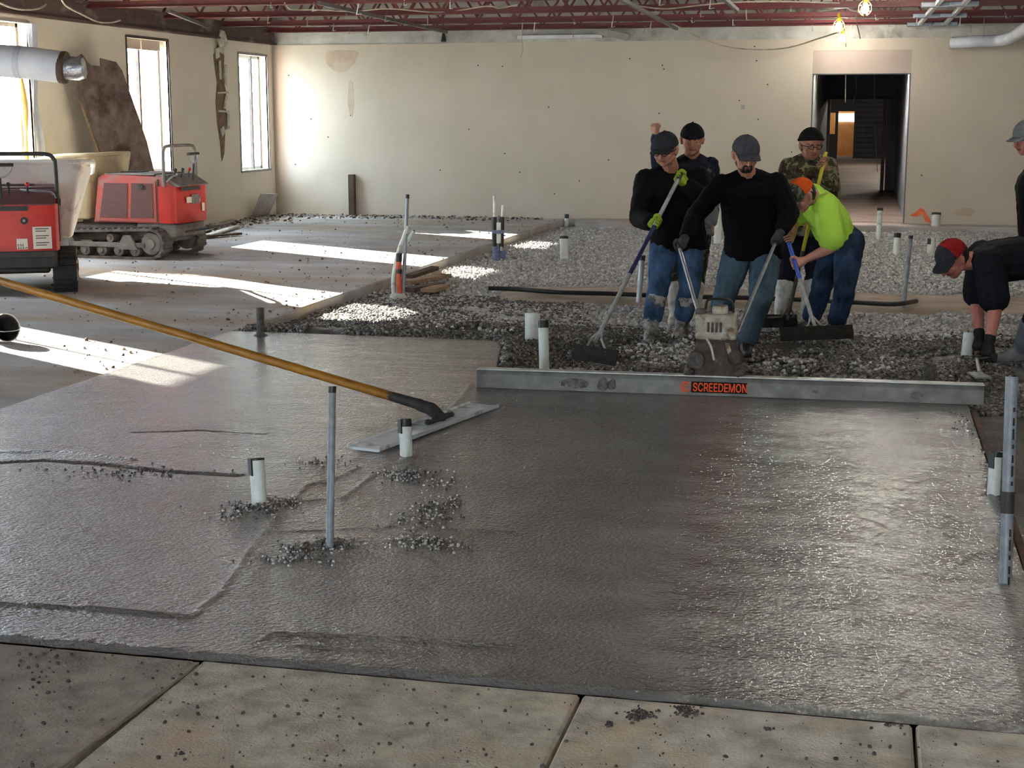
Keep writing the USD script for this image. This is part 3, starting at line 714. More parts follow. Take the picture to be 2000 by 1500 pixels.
sp, sz = [], []
for k in range(900):
    x, y = r.uniform(-3.6, 1.2), 4.1 - 1.0 * r.random()
    sp.append([x, y, 0.002]); sz.append(0.004 + 0.013 * r.random() ** 3)
for u, v, w, h, c in [(1250, 1398, 34, 12, 90), (1340, 1390, 30, 12, 70), (1190, 1418, 8, 8, 12), (1500, 1425, 10, 4, 10), (1750, 1412, 20, 8, 20), (70, 1310, 40, 40, 25), (360, 1470, 20, 10, 6)]:
    for _ in range(c):
        g = ground(u + r.normal(0, 0.5) * w, v + r.normal(0, 0.5) * h)
        if g[1] < 4.11:
            sp.append([g[0], g[1], 0.001]); sz.append(r.uniform(0.006, 0.016))
scatter("concrete_crumbs", "dark crumbs of spilt concrete on the slab in front", "crumbs", np.array(sp), np.array(sz), [M["stone_dark"], M["crusted"]], 7)
sp, sz = [], []
for k in range(900):
    y = r.uniform(8.6, 24.2); x = r.uniform(XL + 0.05, XE - 0.03) if k % 3 else XE - abs(r.normal(0, 0.5))
    sp.append([x, y, 0.004]); sz.append(0.01 + 0.03 * r.random() ** 3)
for k in range(500):
    sp.append([r.uniform(XL + 0.1, -5.2), YB - 0.05 - abs(r.normal(0, 0.35)), 0.006]); sz.append(r.uniform(0.02, 0.07))
for k in range(300):
    sp.append([XL + 0.05 + abs(r.normal(0, 0.35)), r.uniform(20, 24.3), 0.006]); sz.append(r.uniform(0.02, 0.08))
scatter("rubble", "scattered rubble and dirt clods on the old slab", "rubble", np.array(sp), np.array(sz), [M["sand"], M["dark_wood"], M["stone_grey"]], 8)

sp = []
for u, v, w, h, c in [(1338, 676, 40, 26, 170), (1300, 690, 50, 22, 110), (1250, 672, 50, 18, 80), (1540, 700, 70, 16, 120), (1700, 705, 60, 10, 50), (1130, 715, 60, 10, 60), (900, 640, 200, 14, 90)]:
    for _ in range(c):
        g = ground(u + r.normal(0, 0.5) * w, v + r.normal(0, 0.5) * h, -0.04)
        sp.append([g[0], g[1], 0.0])
sp = np.array(sp); sp = sp[sp[:, 1] > pour_line(sp[:, 0]) + 0.12]
sp[:, 2] = z_gravel(sp[:, 0], sp[:, 1]) + 0.02
scatter("splashed_aggregate", "pale stones splashed with grout between the boots and the screed engine", "gravel", sp, r.uniform(0.022, 0.045, len(sp)), [M["stone_pale"], M["stone_mid"]], 9)
solo("form_board", box(XR + 0.004, XR + 0.042, 4.14, 9.0, -0.20, -0.012, 0.004), M["dark_wood"], "dark form board buried along the right edge of the pour", "board", smooth=False)

# tan strip of bare earth across the gravel with a black line of pipe along its near edge
sx, sy = np.meshgrid(np.linspace(-3.7, 3.2, 90), np.linspace(13.95, 15.35, 22))
sz_ = -0.025 + 0.02 * (fbm(np.stack([sx * 3, sy * 5, sx * 0], -1), 3, 8) - 0.5) - 0.10 * (np.abs((sy - 14.65) / 0.7) ** 4) - 0.1 * (np.abs((sx + 0.25) / 3.45) ** 12)
ids = np.arange(sx.size).reshape(sx.shape)
q = np.stack([ids[:-1, :-1], ids[:-1, 1:], ids[1:, 1:], ids[1:, :-1]], -1).reshape(-1, 4)
solo("dirt", trimesh.Trimesh(*usdkit.meshkit.arrays((np.stack([sx, sy, sz_], -1).reshape(-1, 3), q))[:2], process=False), M["sand"], "tan strip of packed earth running across the gravel bed", "dirt", kind="stuff", smooth=True)
solo("black_pipe", tube(curve([ground(u, v, -0.005) for u, v in ((955, 563), (1010, 565), (1090, 571), (1200, 574), (1330, 579), (1500, 583), (1660, 590), (1745, 594), (1790, 588))], 8), 0.022, 8), M["black_tape"], "thin black pipe lying along the near edge of the tan earth strip", "pipe")

# ---- pipe stubs and conduits standing in the floor


def stub(name, label, foot, top, width, mat, zf=0.0, tape=None, notch=False, cat="pipe", group=None, cap=None):
    """A pipe standing at the foot pixel's floor point and reaching the top pixel; width in photo pixels."""
    p0 = ground(*foot, zf); d = depth_of(p0)
    p1 = at(*top, d)
    rad = width * d / FPX / 2
    t = thing(name, p0 - [0, 0, 0.05], label, cat, group)
    dn = (p1 - p0) / np.linalg.norm(p1 - p0)
    part(t, "pipe", pipe(p0 - dn * 0.05, p1, rad, max(0.003, rad * 0.16), 22), mat)
    if tape:
        L = np.linalg.norm(p1 - p0)
        part(t, "tape_band", sleeve(p1 - dn * L * tape, p1 + dn * 0.003, rad * 1.06, 22, rad * 0.2), M["black_tape"], label="black tape around the top")
    if notch:   # a torn scrap of tape running part way down one side
        L = np.linalg.norm(p1 - p0)
        side = -RGT * 0.85 - FWD * 0.6; side /= np.linalg.norm(side)
        x_ = np.cross([0, 0, 1], side)
        c = p1 - dn * L * 0.17 + side * (rad * 0.93)
        part(t, "tape_scrap", obox(c, x_ * rad * 0.5, dn * L * 0.17, side * rad * 0.16), M["black_tape"], False, label="scrap of black tape")
    if cap is not None:
        part(t, "crust", bumpy(tri(Man.sphere(1, 24)).apply_transform(np.diag([rad * 2.1, rad * 2.1, rad * 0.5, 1])).apply_translation(p0), rad * 0.5, 40, cap), M["crusted"], label="crust of concrete at the foot")
    return t, p0, p1, rad


stub("conduit", "tall slim grey conduit standing in the wet concrete, left of the centre", (644, 1078), (649, 756), 15, M["conduit"], tape=0.035, cap=1)
stub("pipe_stub", "white pipe stub with a black strip, nearest the left edge of the pour", (507, 990), (501, 896), 29, M["pvc"], notch=True, tape=0.03, cap=2)
stub("pipe_stub", "white taped pipe stub standing right against the bull float blade", (794, 898), (791, 819), 25, M["pvc"], tape=0.18, notch=True, cap=3)
stub("pipe_stub", "wide white pipe stub behind the thinner one, left of the screed", (1040, 655), (1040, 612), 30, M["pvc"], zf=-0.02)
stub("pipe_stub", "tall white pipe stub just behind the screed's left end", (1063, 722), (1061, 627), 20, M["pvc"], zf=-0.01, tape=0.14)
stub("pipe_stub", "white pipe stub in the gravel behind the leftmost wide stub", (1102, 508), (1101, 462), 16, M["pvc"], zf=-0.1, tape=0.1)
stub("pipe_stub", "tiny white stub by the back corner of the gravel bed", (1106, 441), (1107, 419), 8, M["pvc"], zf=-0.1, tape=0.35)
stub("pipe_stub", "white pipe stub standing alone at the right edge of the pour", (1940, 972), (1945, 884), 25, M["pvc"], notch=True, tape=0.1, cap=4)
stub("pipe_stub", "slim white stub in front of the doorway", (1716, 468), (1719, 407), 11, M["pvc"], zf=-0.1, tape=0.08)
stub("pipe_stub", "short white stub with a dark cap left of the thin grey conduit", (1750, 499), (1753, 456), 13, M["pvc"], zf=-0.1, tape=0.2)
stub("pipe_stub", "wide white stub with a green rim near the back wall", (1826, 456), (1829, 416), 17, M["pvc"], zf=-0.1, tape=0.1)
stub("pipe_stub", "white stub just behind the red-capped man's head", (1817, 500), (1820, 466), 15, M["pvc"], zf=-0.1, notch=True)
stub("pipe_stub", "white stub beside the red-capped man's hands", (1888, 692), (1893, 650), 22, M["pvc"], zf=-0.04)
stub("pipe_stub", "dirty concrete-splashed stub behind the right part of the screed", (1815, 748), (1817, 711), 24, M["crusted"], zf=-0.01, cap=5)
stub("pipe_stub", "concrete-crusted dark stub beside the left end of the aggregate pile", (509, 656), (508, 601), 15, M["crusted"], zf=0.0, cap=6)
stub("pipe_stub", "white stub seen in the gap between the two front men", (1401, 478), (1403, 400), 15, M["pvc"], zf=-0.1)
stub("conduit", "thin grey conduit in the gravel left of the red-capped man", (1764, 610), (1779, 461), 8, M["conduit"], zf=-0.1, tape=0.04)
stub("conduit", "short grey conduit behind the black-jacketed man's rake handle", (1247, 594), (1255, 500), 11, M["galv"], zf=-0.09, tape=0.1)

t, p0, p1, rad = stub("conduit", "tall marked conduit standing at the right edge of the picture", (1963, 1147), (1976, 736), 24, M["conduit"], cap=7)
dn = (p1 - p0) / np.linalg.norm(p1 - p0)
side = -FWD + 0.25 * RGT; side -= dn * (side @ dn); side /= np.linalg.norm(side)
xr = np.cross(dn, side)
for k in range(17):
    s = 0.12 + 0.045 * k
    if 8 <= k <= 9:
        continue
    part(t, "printed_mark", obox(p1 - dn * s + side * rad * 0.97, xr * rad * 0.18, dn * (0.008 + 0.006 * (k % 3)), side * 0.0012), M["black_tape"], False)
part(t, "coupling", sleeve(p1 - dn * 0.50, p1 - dn * 0.42, rad * 1.08, 22), M["cable_dark"], label="dark coupling half way up")

# cluster with black and blue tape by the slab edge
b = ground(972, 510, -0.1); d = depth_of(b)
t = thing("conduit_cluster", b, "pair of white tubes wrapped in black and blue tape by the slab edge", "pipe")
for (u0, u1, vt, vb) in ((966, 965, 383, 505), (979, 982, 401, 503)):
    part(t, "tube", tube([at(u0, 512, d), at(u0, 470, d), at(u1, vt, d)], 0.017, 10), M["pvc"])
    part(t, "black_wrap", sleeve(at(u0, 482, d), at((u0 + u1) / 2, 424, d), 0.032, 12, 0.012), M["black_tape"])
part(t, "blue_wrap", sleeve(at(970, 512, d), at(969, 482, d), 0.05, 14, 0.02), M["blue_tape"])
part(t, "blue_wrap", sleeve(at(983, 505, d), at(982, 490, d), 0.036, 14, 0.02), M["blue_tape"])
part(t, "white_panel", obox(at(974, 455, d - 0.04), RGT * 0.028, UPV * 0.13, FWD * 0.012, 0.005), M["pvc"], label="white tube section between the wraps")
part(t, "strap", obox(at(973, 453, d - 0.055), RGT * 0.075, UPV * 0.022, FWD * 0.008), M["blue_tape"])

# cluster with curved flexible tubes at the left slab edge
b = ground(783, 580, -0.08); d = depth_of(b)
t = thing("conduit_cluster", b, "tall conduit with curved orange and white flexible tubes beside the lumber", "pipe")
part(t, "conduit", pipe(at(787, 586, d), at(796, 381, d), 0.017, 0.004), M["galv"])
part(t, "conduit_end", sleeve(at(795.6, 388, d), at(796, 380, d), 0.019, 12, 0.01), M["black_tape"])
part(t, "flexible_tube", tube(curve([at(771, 584, d), at(768, 555, d), at(772, 520, d), at(779, 490, d), at(790, 460, d), at(797, 442, d)], 8), 0.022, 10), M["pvc"])
part(t, "flexible_tube", tube(curve([at(780, 584, d + 0.02), at(776, 560, d + 0.02), at(776, 520, d + 0.02), at(786, 487, d + 0.02), at(808, 452, d + 0.02)], 8), 0.020, 10), M["pvc"])
part(t, "orange_tube", tube(curve([at(781, 575, d - 0.03), at(779, 545, d - 0.03), at(779, 510, d - 0.03)], 8), 0.026, 10), M["orange_pipe"])
for v0, v1 in ((512, 495), (535, 526)):
    part(t, "black_wrap", sleeve(at(779, v0, d - 0.03), at(780, v1, d - 0.03), 0.03, 12, 0.01), M["black_tape"])
part(t, "crust", bumpy(tri(Man.sphere(1, 24)).apply_transform(np.diag([0.09, 0.09, 0.06, 1])).apply_translation(at(778, 582, d)), 0.02, 30), M["stone_pale"])

# ---- lumber scraps, post, leaning sheet, bucket
for k, (u0, v0, u1, v1, w, h, lab) in enumerate([
        (792, 552, 872, 538, 0.14, 0.04, "long board of the lumber scraps, lying along the slab edge"),
        (800, 566, 860, 556, 0.12, 0.05, "short thick offcut lying nearest in the lumber scraps"),
        (835, 568, 866, 558, 0.16, 0.04, "square plank end at the right of the lumber scraps"),
        (800, 540, 850, 523, 0.10, 0.04, "board leaning on the slab edge above the scraps"),
        (842, 545, 858, 532, 0.07, 0.05, "small block standing among the lumber scraps")]):
    z = -0.045 + (0.04 if k == 0 else 0.06 if k == 3 else 0.0)
    p0, p1 = ground(u0, v0, z), ground(u1, v1, z + (0.05 if k == 3 else 0))
    solo("lumber_scrap", bar(p0, p1, h, w, 0.004, up=(1, 0, 0.01)), M["lumber"] if k % 2 == 0 else M["dark_wood"], lab, "board", smooth=False)
for k, (u0, v0, u1, v1, lab) in enumerate([(390, 452, 455, 430, "grey board nearest the wall in the strips behind the far dumper"), (405, 460, 462, 442, "pale board in the middle of the strips behind the far dumper"), (380, 464, 468, 456, "brown board lowest of the strips behind the far dumper")]):
    p0, p1 = ground(u0, v0, 0.03 + 0.01 * (2 - k)), ground(u1, v1, 0.03)
    solo("loose_board", bar(p0, p1, 0.03, 0.11, 0.004, up=(1, 0, 0.01)), (M["frame_grey"], M["torn_core"], M["dark_wood"])[k], lab, "board", smooth=False)
p = ground(693, 420); p[1] = YB - 0.09
solo("timber_post", box(p[0] - 0.05, p[0] + 0.055, p[1] - 0.03, p[1] + 0.07, -0.01, 0.70, 0.006), M["dark_wood"], "short brown timber post standing against the back wall", "post", smooth=False)
q = EYE + ray(509, 400) * ((XL + 0.1) / ray(509, 400)[0])
solo("metal_plate", obox((XL + 0.17, q[1], 0.21), (0.0, 0.36, -0.02), (0.09, 0.01, 0.19), (0.008, 0, -0.004), 0.002), M["frame_grey"], "grey metal plate leaning in the corner under the window", "plate", smooth=False)
# big battered sheet leaning on the left wall
t = thing("leaning_sheet", (XL + 0.5, 18.4, 0), "tall battered brown sheet leaning on the left wall between the windows", "sheet")
out = [(0, 0), (0.62, 0), (0.68, 1.3), (0.60, 2.20), (0.54, 2.30), (0.30, 2.34), (0.27, 2.24), (0.10, 2.25), (0.02, 2.38), (-0.16, 2.30), (-0.22, 1.85), (-0.14, 1.2)]
ex = np.array([0.30, 0.954, 0]); ex /= np.linalg.norm(ex)
ey = np.array([-0.16, -0.20, 1.0]) - ex * 0.0; ey /= np.linalg.norm(ey)
base = EYE + ray(262, 440) * ((XL + 0.58) / ray(262, 440)[0]); base[2] = 0.0
part(t, "sheet", prism(out, base, ex * 1.08, ey * 1.07, 0.016), M["plywood"], False)
part(t, "edge_strip", bar(base + ex * -0.12 * 1.08 + ey * 0.4, base + ex * -0.20 * 1.08 + ey * 1.9, 0.02, 0.02), M["lumber"], False, label="pale strip along the left edge")
b = ground(12, 670)
t = thing("bucket", b, "dark rubber bucket lying tipped at the left edge of the floor", "bucket")
ax = np.array([0.8, -0.5, 0.18])
ax /= np.linalg.norm(ax)
c = b + [-0.07, 0.03, 0.10]
part(t, "shell", lathe([(0, -0.12), (0.075, -0.12), (0.10, 0.10), (0.107, 0.10), (0.107, 0.115), (0.095, 0.115), (0.07, -0.1), (0, -0.1)], c, ax, 22), M["rubber"])
part(t, "rim_splash", sleeve(c + ax * 0.085, c + ax * 0.125, 0.109, 22, 0.006), M["stone_pale"], label="rim splashed with pale grout")
part(t, "handle", tube([c + ax * 0.10 + 0.112 * (math.cos(a) * np.cross(ax, [0, 0, 1]) + math.sin(a) * (ax * 0.9 - [0, 0, 0.3])) for a in np.linspace(0, math.pi, 10)], 0.004, 6), M["galv"])

UP0 = np.array([0, 0, 1.0])
# ---- vibrating screed: board, engine, handles
s0, s1 = ground(931, 757, 0.006), ground(1921, 791, 0.006)
sdir = (s1 - s0) / np.linalg.norm(s1 - s0); L = np.linalg.norm(s1 - s0)
sback = np.cross([0, 0, 1], sdir)
prof = [(0.0, 0.0), (0.012, 0.085), (0.006, 0.108), (0.0, 0.114), (0.004, 0.118), (0.062, 0.118), (0.066, 0.112), (0.056, 0.1), (0.05, 0.012), (0.12, 0.008), (0.12, 0.0)]
t = thing("vibrating_screed", s0, "long aluminium vibrating screed with a dirty engine and two handles", "screed")
M["screed_face"] = pm("screed_face", S(132, 131, 123), S(104, 103, 96), 9, 0.55, c3=S(92, 88, 80), s3=3.0, t3=(0.5, 0.7))
M["screed_edge"] = pm("screed_edge", S(214, 214, 210), S(190, 190, 186), 12, 0.4)  # paler colour than the face, for the top of the board
part(t, "board", prism([(a, z) for a, z in prof], s0, sback, (0, 0, 1), L), M["screed_face"], False)
part(t, "top_flange", obox(s0 + sdir * L / 2 + sback * 0.033 + [0, 0, 0.119], sdir * L / 2, sback * 0.036, UP0 * 0.004, 0.001), M["screed_edge"], False, label="pale top flange")
M["screed_grime"] = pm("screed_grime", S(110, 108, 100), S(76, 73, 68), 30, 0.7)
for s, w, h in ((0.62, 0.10, 0.035), (0.80, 0.03, 0.05), (0.86, 0.025, 0.04), (2.1, 0.02, 0.015), (2.7, 0.04, 0.02)):
    part(t, "mud_splash", bumpy(trimesh.creation.icosphere(2, 1).apply_transform(np.diag([w, 0.004, h, 1])).apply_translation(s0 + sdir * s + sback * 0.006 + [0, 0, 0.045]), 0.02, 25), M["screed_grime"])
M["decal_black"] = pm("decal_black", S(24, 19, 18), None, rough=0.7, spec=0.2)
M["decal_orange"] = pm("decal_orange", S(240, 88, 40), None, rough=0.7, spec=0.2)
e0 = (s0 + sdir * ((1345 - 931) / 990 * L))
tilt = np.array([0, 0, 1.0]) + sback * 0.14; tilt /= np.linalg.norm(tilt)
nf = -sback + tilt * 0.14; nf /= np.linalg.norm(nf)
dx0, dw = (1342 - 931) / 990 * L, (1474 - 1342) / 990 * L
o = s0 + sdir * dx0 + tilt * 0.016 + nf * 0.001
part(t, "decal", obox(o + sdir * (dw / 2 + 0.035) + tilt * 0.034, sdir * (dw / 2 - 0.035), tilt * 0.034, nf * 0.002), M["decal_black"], False, label="black sticker on the board's face")
tx = text_mesh("SCREEDEMON", 0.050, 0.0015, bold=True)
w0 = tx.bounds[1][0]
v = np.array(tx.vertices); v[:, 0] *= (dw - 0.078) / w0
part(t, "lettering", trimesh.Trimesh(o + v[:, :1] * sdir + v[:, 1:2] * tilt + v[:, 2:] * nf + sdir * 0.078 + tilt * 0.009 + nf * 0.002, tx.faces, process=False), M["decal_orange"], False, label="orange capital letters on the sticker")
for ro, ri, k in ((0.033, 0.024, 0), (0.016, 0.008, 1)):
    a = np.linspace(0.5, 2 * math.pi - 0.1 - k, 20)
    ring = np.vstack([np.stack([ro * np.cos(a), ro * np.sin(a)], 1), np.stack([ri * np.cos(a), ri * np.sin(a)], 1)[::-1]])
    part(t, "emblem_ring", prism(ring, o + sdir * 0.036 + tilt * 0.034 + nf * 0.004, sdir, tilt, 0.0012), M["decal_orange"], False, label="round orange emblem beside the letters")
# engine unit
eu = s0 + sdir * ((1408 - 931) / 990 * L) + sback * 0.10
def E(a, b, c):
    """Engine coordinates: along the board, towards the back, up."""
    return eu + sdir * a + sback * b + np.array([0, 0, c])
M["engine_dirty"] = pm("engine_dirty", S(84, 70, 62), S(56, 46, 42), 18, 0.75, bump=0.5, bscale=50, c3=S(120, 108, 98), s3=10.0, t3=(0.55, 0.7))
M["engine_white"] = pm("engine_white", S(190, 182, 164), S(140, 130, 112), 12, 0.6, c3=S(112, 84, 52), s3=11.0, t3=(0.5, 0.62))
low = Man.hull_points([list(E(a, b, c)) for a, b, c in [(-0.17, -0.07, 0.12), (0.17, -0.07, 0.12), (-0.17, 0.16, 0.12), (0.17, 0.16, 0.12), (-0.15, -0.08, 0.20), (0.155, -0.08, 0.20), (-0.10, -0.05, 0.345), (0.12, -0.05, 0.345), (-0.10, 0.14, 0.345), (0.12, 0.14, 0.345)]])
part(t, "engine_shroud", bumpy(tri(low.refine_to_length(0.02)), 0.010, 26), M["engine_dirty"], label="brown mud-caked lower shroud")
for s in (-1, 1):
    part(t, "base_clamp", bumpy(tri(hull((E(s * 0.15, -0.07, 0.135), 0.035), (E(s * 0.15, 0.05, 0.135), 0.04)).refine_to_length(0.015)), 0.008, 40), M["engine_dirty"])
part(t, "air_filter", lathe([(0, -0.02), (0.05, -0.02), (0.055, 0.0), (0.05, 0.03), (0, 0.035)], E(-0.11, -0.09, 0.22), -sback, 18), M["crusted"])
part(t, "recoil_cover", lathe([(0, 0), (0.045, 0), (0.048, 0.02), (0.03, 0.04), (0, 0.045)], E(0.13, -0.085, 0.24), -sback, 18), M["engine_dirty"])
part(t, "tank", bumpy(trimesh.Trimesh(*(lambda b: (b.vertices, b.faces))(tri(hull(*[(E(a, b, c), 0.022) for a in (-0.10, 0.11) for b in (-0.05, 0.10) for c in (0.36, 0.475)]).refine_to_length(0.02))), process=True), 0.006, 30), M["engine_white"], label="dirty cream engine cover")
part(t, "cover_slot", join([obox(E(a, -0.078, 0.42), sdir * 0.007, np.array([0, 0, 0.03]), sback * 0.004) for a in (-0.04, -0.015, 0.01, 0.035)]), M["engine_dirty"], False)
part(t, "filler_cap", lathe([(0, 0), (0.035, 0), (0.035, 0.03), (0.028, 0.036), (0, 0.036)], E(-0.09, -0.02, 0.49), (0, 0, 1), 16), M["crusted"])
part(t, "top_block", bumpy(tri(hull(*[(E(a, b, c), 0.012) for a in (-0.01, 0.06) for b in (-0.02, 0.06) for c in (0.50, 0.53)]).refine_to_length(0.015)), 0.004, 40), M["engine_white"])
part(t, "grab_loop", tube(curve([E(-0.065, 0.03, 0.48), E(-0.065, 0.03, 0.54), E(-0.05, 0.03, 0.575), E(0.0, 0.03, 0.582), E(0.07, 0.03, 0.578), E(0.10, 0.03, 0.55), E(0.105, 0.03, 0.46)], 6), 0.008, 8), M["black_tape"], label="black bar looped over the engine")
part(t, "fuel_hose", tube(curve([E(-0.05, -0.075, 0.35), E(-0.02, -0.095, 0.30), E(0.0, -0.09, 0.22)], 6), 0.007, 6), M["stone_pale"])
part(t, "choke_tab", prism([(0, 0), (0.03, -0.005), (0.045, -0.06), (0.025, -0.075)], E(0.06, -0.08, 0.33), sdir, (0, 0, 1), 0.006), M["engine_white"], False)
HGL, HGR = at(1326, 480, 10.78), at(1516, 470, 10.75)   # where the operator's hands close on the handles
for g, a, nm in ((HGL, E(-0.10, 0.10, 0.44), 0), (HGR, E(0.13, 0.10, 0.36), 1)):
    dr = (g - a) / np.linalg.norm(g - a)
    part(t, "handle", tube([a, g - dr * 0.02, g + dr * 0.07], 0.0125, 10), M["galv"], label="long grey operating handle")
    part(t, "grip", tube([g - dr * 0.09, g + dr * 0.075], 0.017, 10), M["rubber"])
    AX = dr
HDL = (HGL - E(-0.10, 0.10, 0.44)); HDL /= np.linalg.norm(HDL)
HDR = (HGR - E(0.13, 0.10, 0.36)); HDR /= np.linalg.norm(HDR)

# ---- bull float with its long yellow handle
f0, f1 = ground(742, 884, 0.012), ground(975, 797, 0.012)
fd = (f1 - f0) / np.linalg.norm(f1 - f0); FL = np.linalg.norm(f1 - f0)
fb = np.cross([0, 0, 1], fd)
t = thing("bull_float", f0, "bull float skimming the wet concrete on a very long yellow handle", "float")
M["float_metal"] = pm("float_metal", S(214, 222, 226), S(192, 200, 204), 12, 0.45, metal=0.0, c3=S(120, 120, 118), s3=6.0, t3=(0.56, 0.7))
part(t, "blade", prism([(0, 0.006), (0.012, 0.0), (0.186, 0.0), (0.198, 0.006), (0.200, 0.022), (0.195, 0.024), (0.188, 0.014), (0.014, 0.014), (0.004, 0.026), (0.0, 0.024)], f0 + fd * 0.0, fb, (0, 0, 1), FL), M["float_metal"], False, label="pale metal float blade")
mid = f0 + fd * FL * 0.60 + fb * 0.10
part(t, "bracket", bumpy(tri((hull((mid + [0, 0, 0.03], 0.035), (mid + fb * 0.05 + [0, 0, 0.07], 0.04)) + hull((mid - fd * 0.13 + [0, 0, 0.025], 0.018), (mid + fd * 0.13 + [0, 0, 0.025], 0.018)) + hull((mid + fb * 0.05 + [0, 0, 0.07], 0.036), (mid + fb * 0.13 + [0, 0, 0.09], 0.034))).refine_to_length(0.02)), 0.006, 30), M["rubber"], label="dark muddy pivot bracket")
for k in (-1, 1):
    part(t, "bracket_bolt", lathe([(0, 0), (0.012, 0), (0.012, 0.012), (0, 0.012)], mid + fd * 0.11 * k + [0, 0, 0.04], (0, 0, 1), 8), M["galv"])
h0, h1 = mid + fb * 0.12 + np.array([0, 0, 0.09]), at(-60, 531, 9.95)
M["yellow_pole_backlit"] = pm("yellow_pole_backlit", S(172, 116, 22), S(148, 96, 18), 6, 0.5, c3=S(120, 78, 24), s3=3.0)  # yellow darkened in the colour for its backlit look
part(t, "handle_ferrule", tube([h0, h0 + (h1 - h0) * 0.06], [0.032, 0.027], 12), M["rubber"])
part(t, "handle", tube([h0 + (h1 - h0) * f for f in (0.02, 0.25, 0.5, 0.75, 1.0)], 0.027, 14), M["yellow_pole_backlit"], label="long yellow handle pole")

# ---- ducts, pipes and cables overhead
d = 14.6
pts = [at(u, v, d) for u, v in ((-200, 108), (-60, 115), (45, 122), (120, 131))]
t = thing("insulated_duct", pts[-1], "white wrapped insulated duct poking in from the left edge", "duct")
part(t, "duct_jacket", tube(curve(pts, 6), 0.155, 24, caps=False), M["duct_wrap"])
part(t, "duct_seam", sleeve(at(33, 121, d), at(44, 122, d), 0.158, 24, 0.004), M["membrane"])
part(t, "cuff", lathe([(0.112, -0.03), (0.155, -0.03), (0.160, 0.01), (0.155, 0.03), (0.112, 0.03)], at(124, 132, d), at(140, 133, d) - at(120, 131, d), 24), M["dark_wood"], label="frayed brown insulation edge")
part(t, "foil_end", bumpy(tube([at(118, 131, d), at(135, 133, d), at(152, 134, d), at(164, 133, d)], [0.112, 0.112, 0.115, 0.10], 24), 0.012, 18), M["foil"], label="crumpled foil duct end")
t = thing("white_drain_pipe", at(1900, 80, 21.5), "white insulated pipe with an elbow under the joists at upper right", "pipe")
part(t, "pipe_run", tube(curve([at(1859, 84, 22.5), at(1900, 81, 22.3), at(1950, 79, 22.2), at(1975, 73, 21.8), at(2000, 58, 20.8), at(2060, 22, 19.0)], 6), 0.088, 16), M["duct_wrap"])
part(t, "end_collar", sleeve(at(1857, 84, 22.5), at(1866, 84, 22.5), 0.094, 16, 0.03), M["torn_core"])
part(t, "joint_band", sleeve(at(1948, 79.5, 22.2), at(1956, 78.5, 22.2), 0.092, 16, 0.01), M["torn_core"])
part(t, "strap_hanger", tube([at(1920, 76, 22.2), at(1920, 76, 22.2) + [0, 0, 0.55]], 0.006, 5), M["galv"])
for k, (u0, v0, u1, v1, lab) in enumerate([(1786, 62, 1842, -6, "left one of the two white strut channels slanting under the deck"), (1838, 56, 1896, -8, "right one of the two white strut channels slanting under the deck")]):
    p0, p1 = ground(u0, v0, 3.03), ground(u1, v1, 3.03)
    p0[1] = min(p0[1], YB - 0.25)
    t = thing("strut_channel", p0, lab, "strut")
    part(t, "channel", bar(p0, p1, 0.05, 0.05), M["white_paint"], False)
    for f in (0.12, 0.45, 0.8):
        c = p0 + (p1 - p0) * f
        part(t, "cross_clamp", box(c[0] - 0.18, c[0] + 0.18, c[1] - 0.05, c[1] + 0.05, c[2] - 0.035, c[2] + 0.03, 0.01), M["galv"], False)
    part(t, "hanger_rod", tube([p0 + (p1 - p0) * 0.5, [*(p0 + (p1 - p0) * 0.5)[:2], ZC - 0.03]], 0.008, 6), M["galv"])
t = thing("light_strip", (-5.0, YB - 0.06, 2.9), "long narrow white light fixture along the top of the back wall", "light fixture")
x0, x1 = (EYE + ray(1013, 76) * (YB / ray(1013, 76)[1]))[0], (EYE + ray(1178, 74) * (YB / ray(1178, 74)[1]))[0]
part(t, "housing", box(x0, x1, YB - 0.10, YB - 0.001, 2.93, 2.985, 0.006), M["white_paint"], False)
part(t, "reflector", prism([(0, 0), (0.02, -0.03), (0.09, -0.03), (0.11, 0)], (x0, YB - 0.11, 2.985), (0, 1, 0), (0, 0, 1), x1 - x0), M["white_paint"], False)
part(t, "end_bracket", bar((x1 - 0.15, YB - 0.12, 3.06), (x1 + 0.42, YB - 0.06, 2.93), 0.03, 0.10), M["frame_grey"], False)
p = EYE + ray(869, 76) * (YB / ray(869, 76)[1])
t = thing("hanging_lamp", p, "small black unlit lamp hanging at the top of the back wall", "lamp")
part(t, "shade", lathe([(0.0, 0.10), (0.02, 0.10), (0.028, 0.06), (0.045, -0.03), (0.04, -0.05), (0, -0.05)], p - [0, 0.08, 0], (0, 0, 1), 14), M["black_tape"])
part(t, "stem", tube([p - [0, 0.08, -0.1], p - [0, 0.08, -0.36]], 0.008, 6), M["black_tape"])


def wire(label, pix, r=0.011, mat="cable"):
    solo("hanging_cable", tube(curve([at(u, v, d) for u, v, d in pix], 8), r, 6), M[mat], label, "cable")


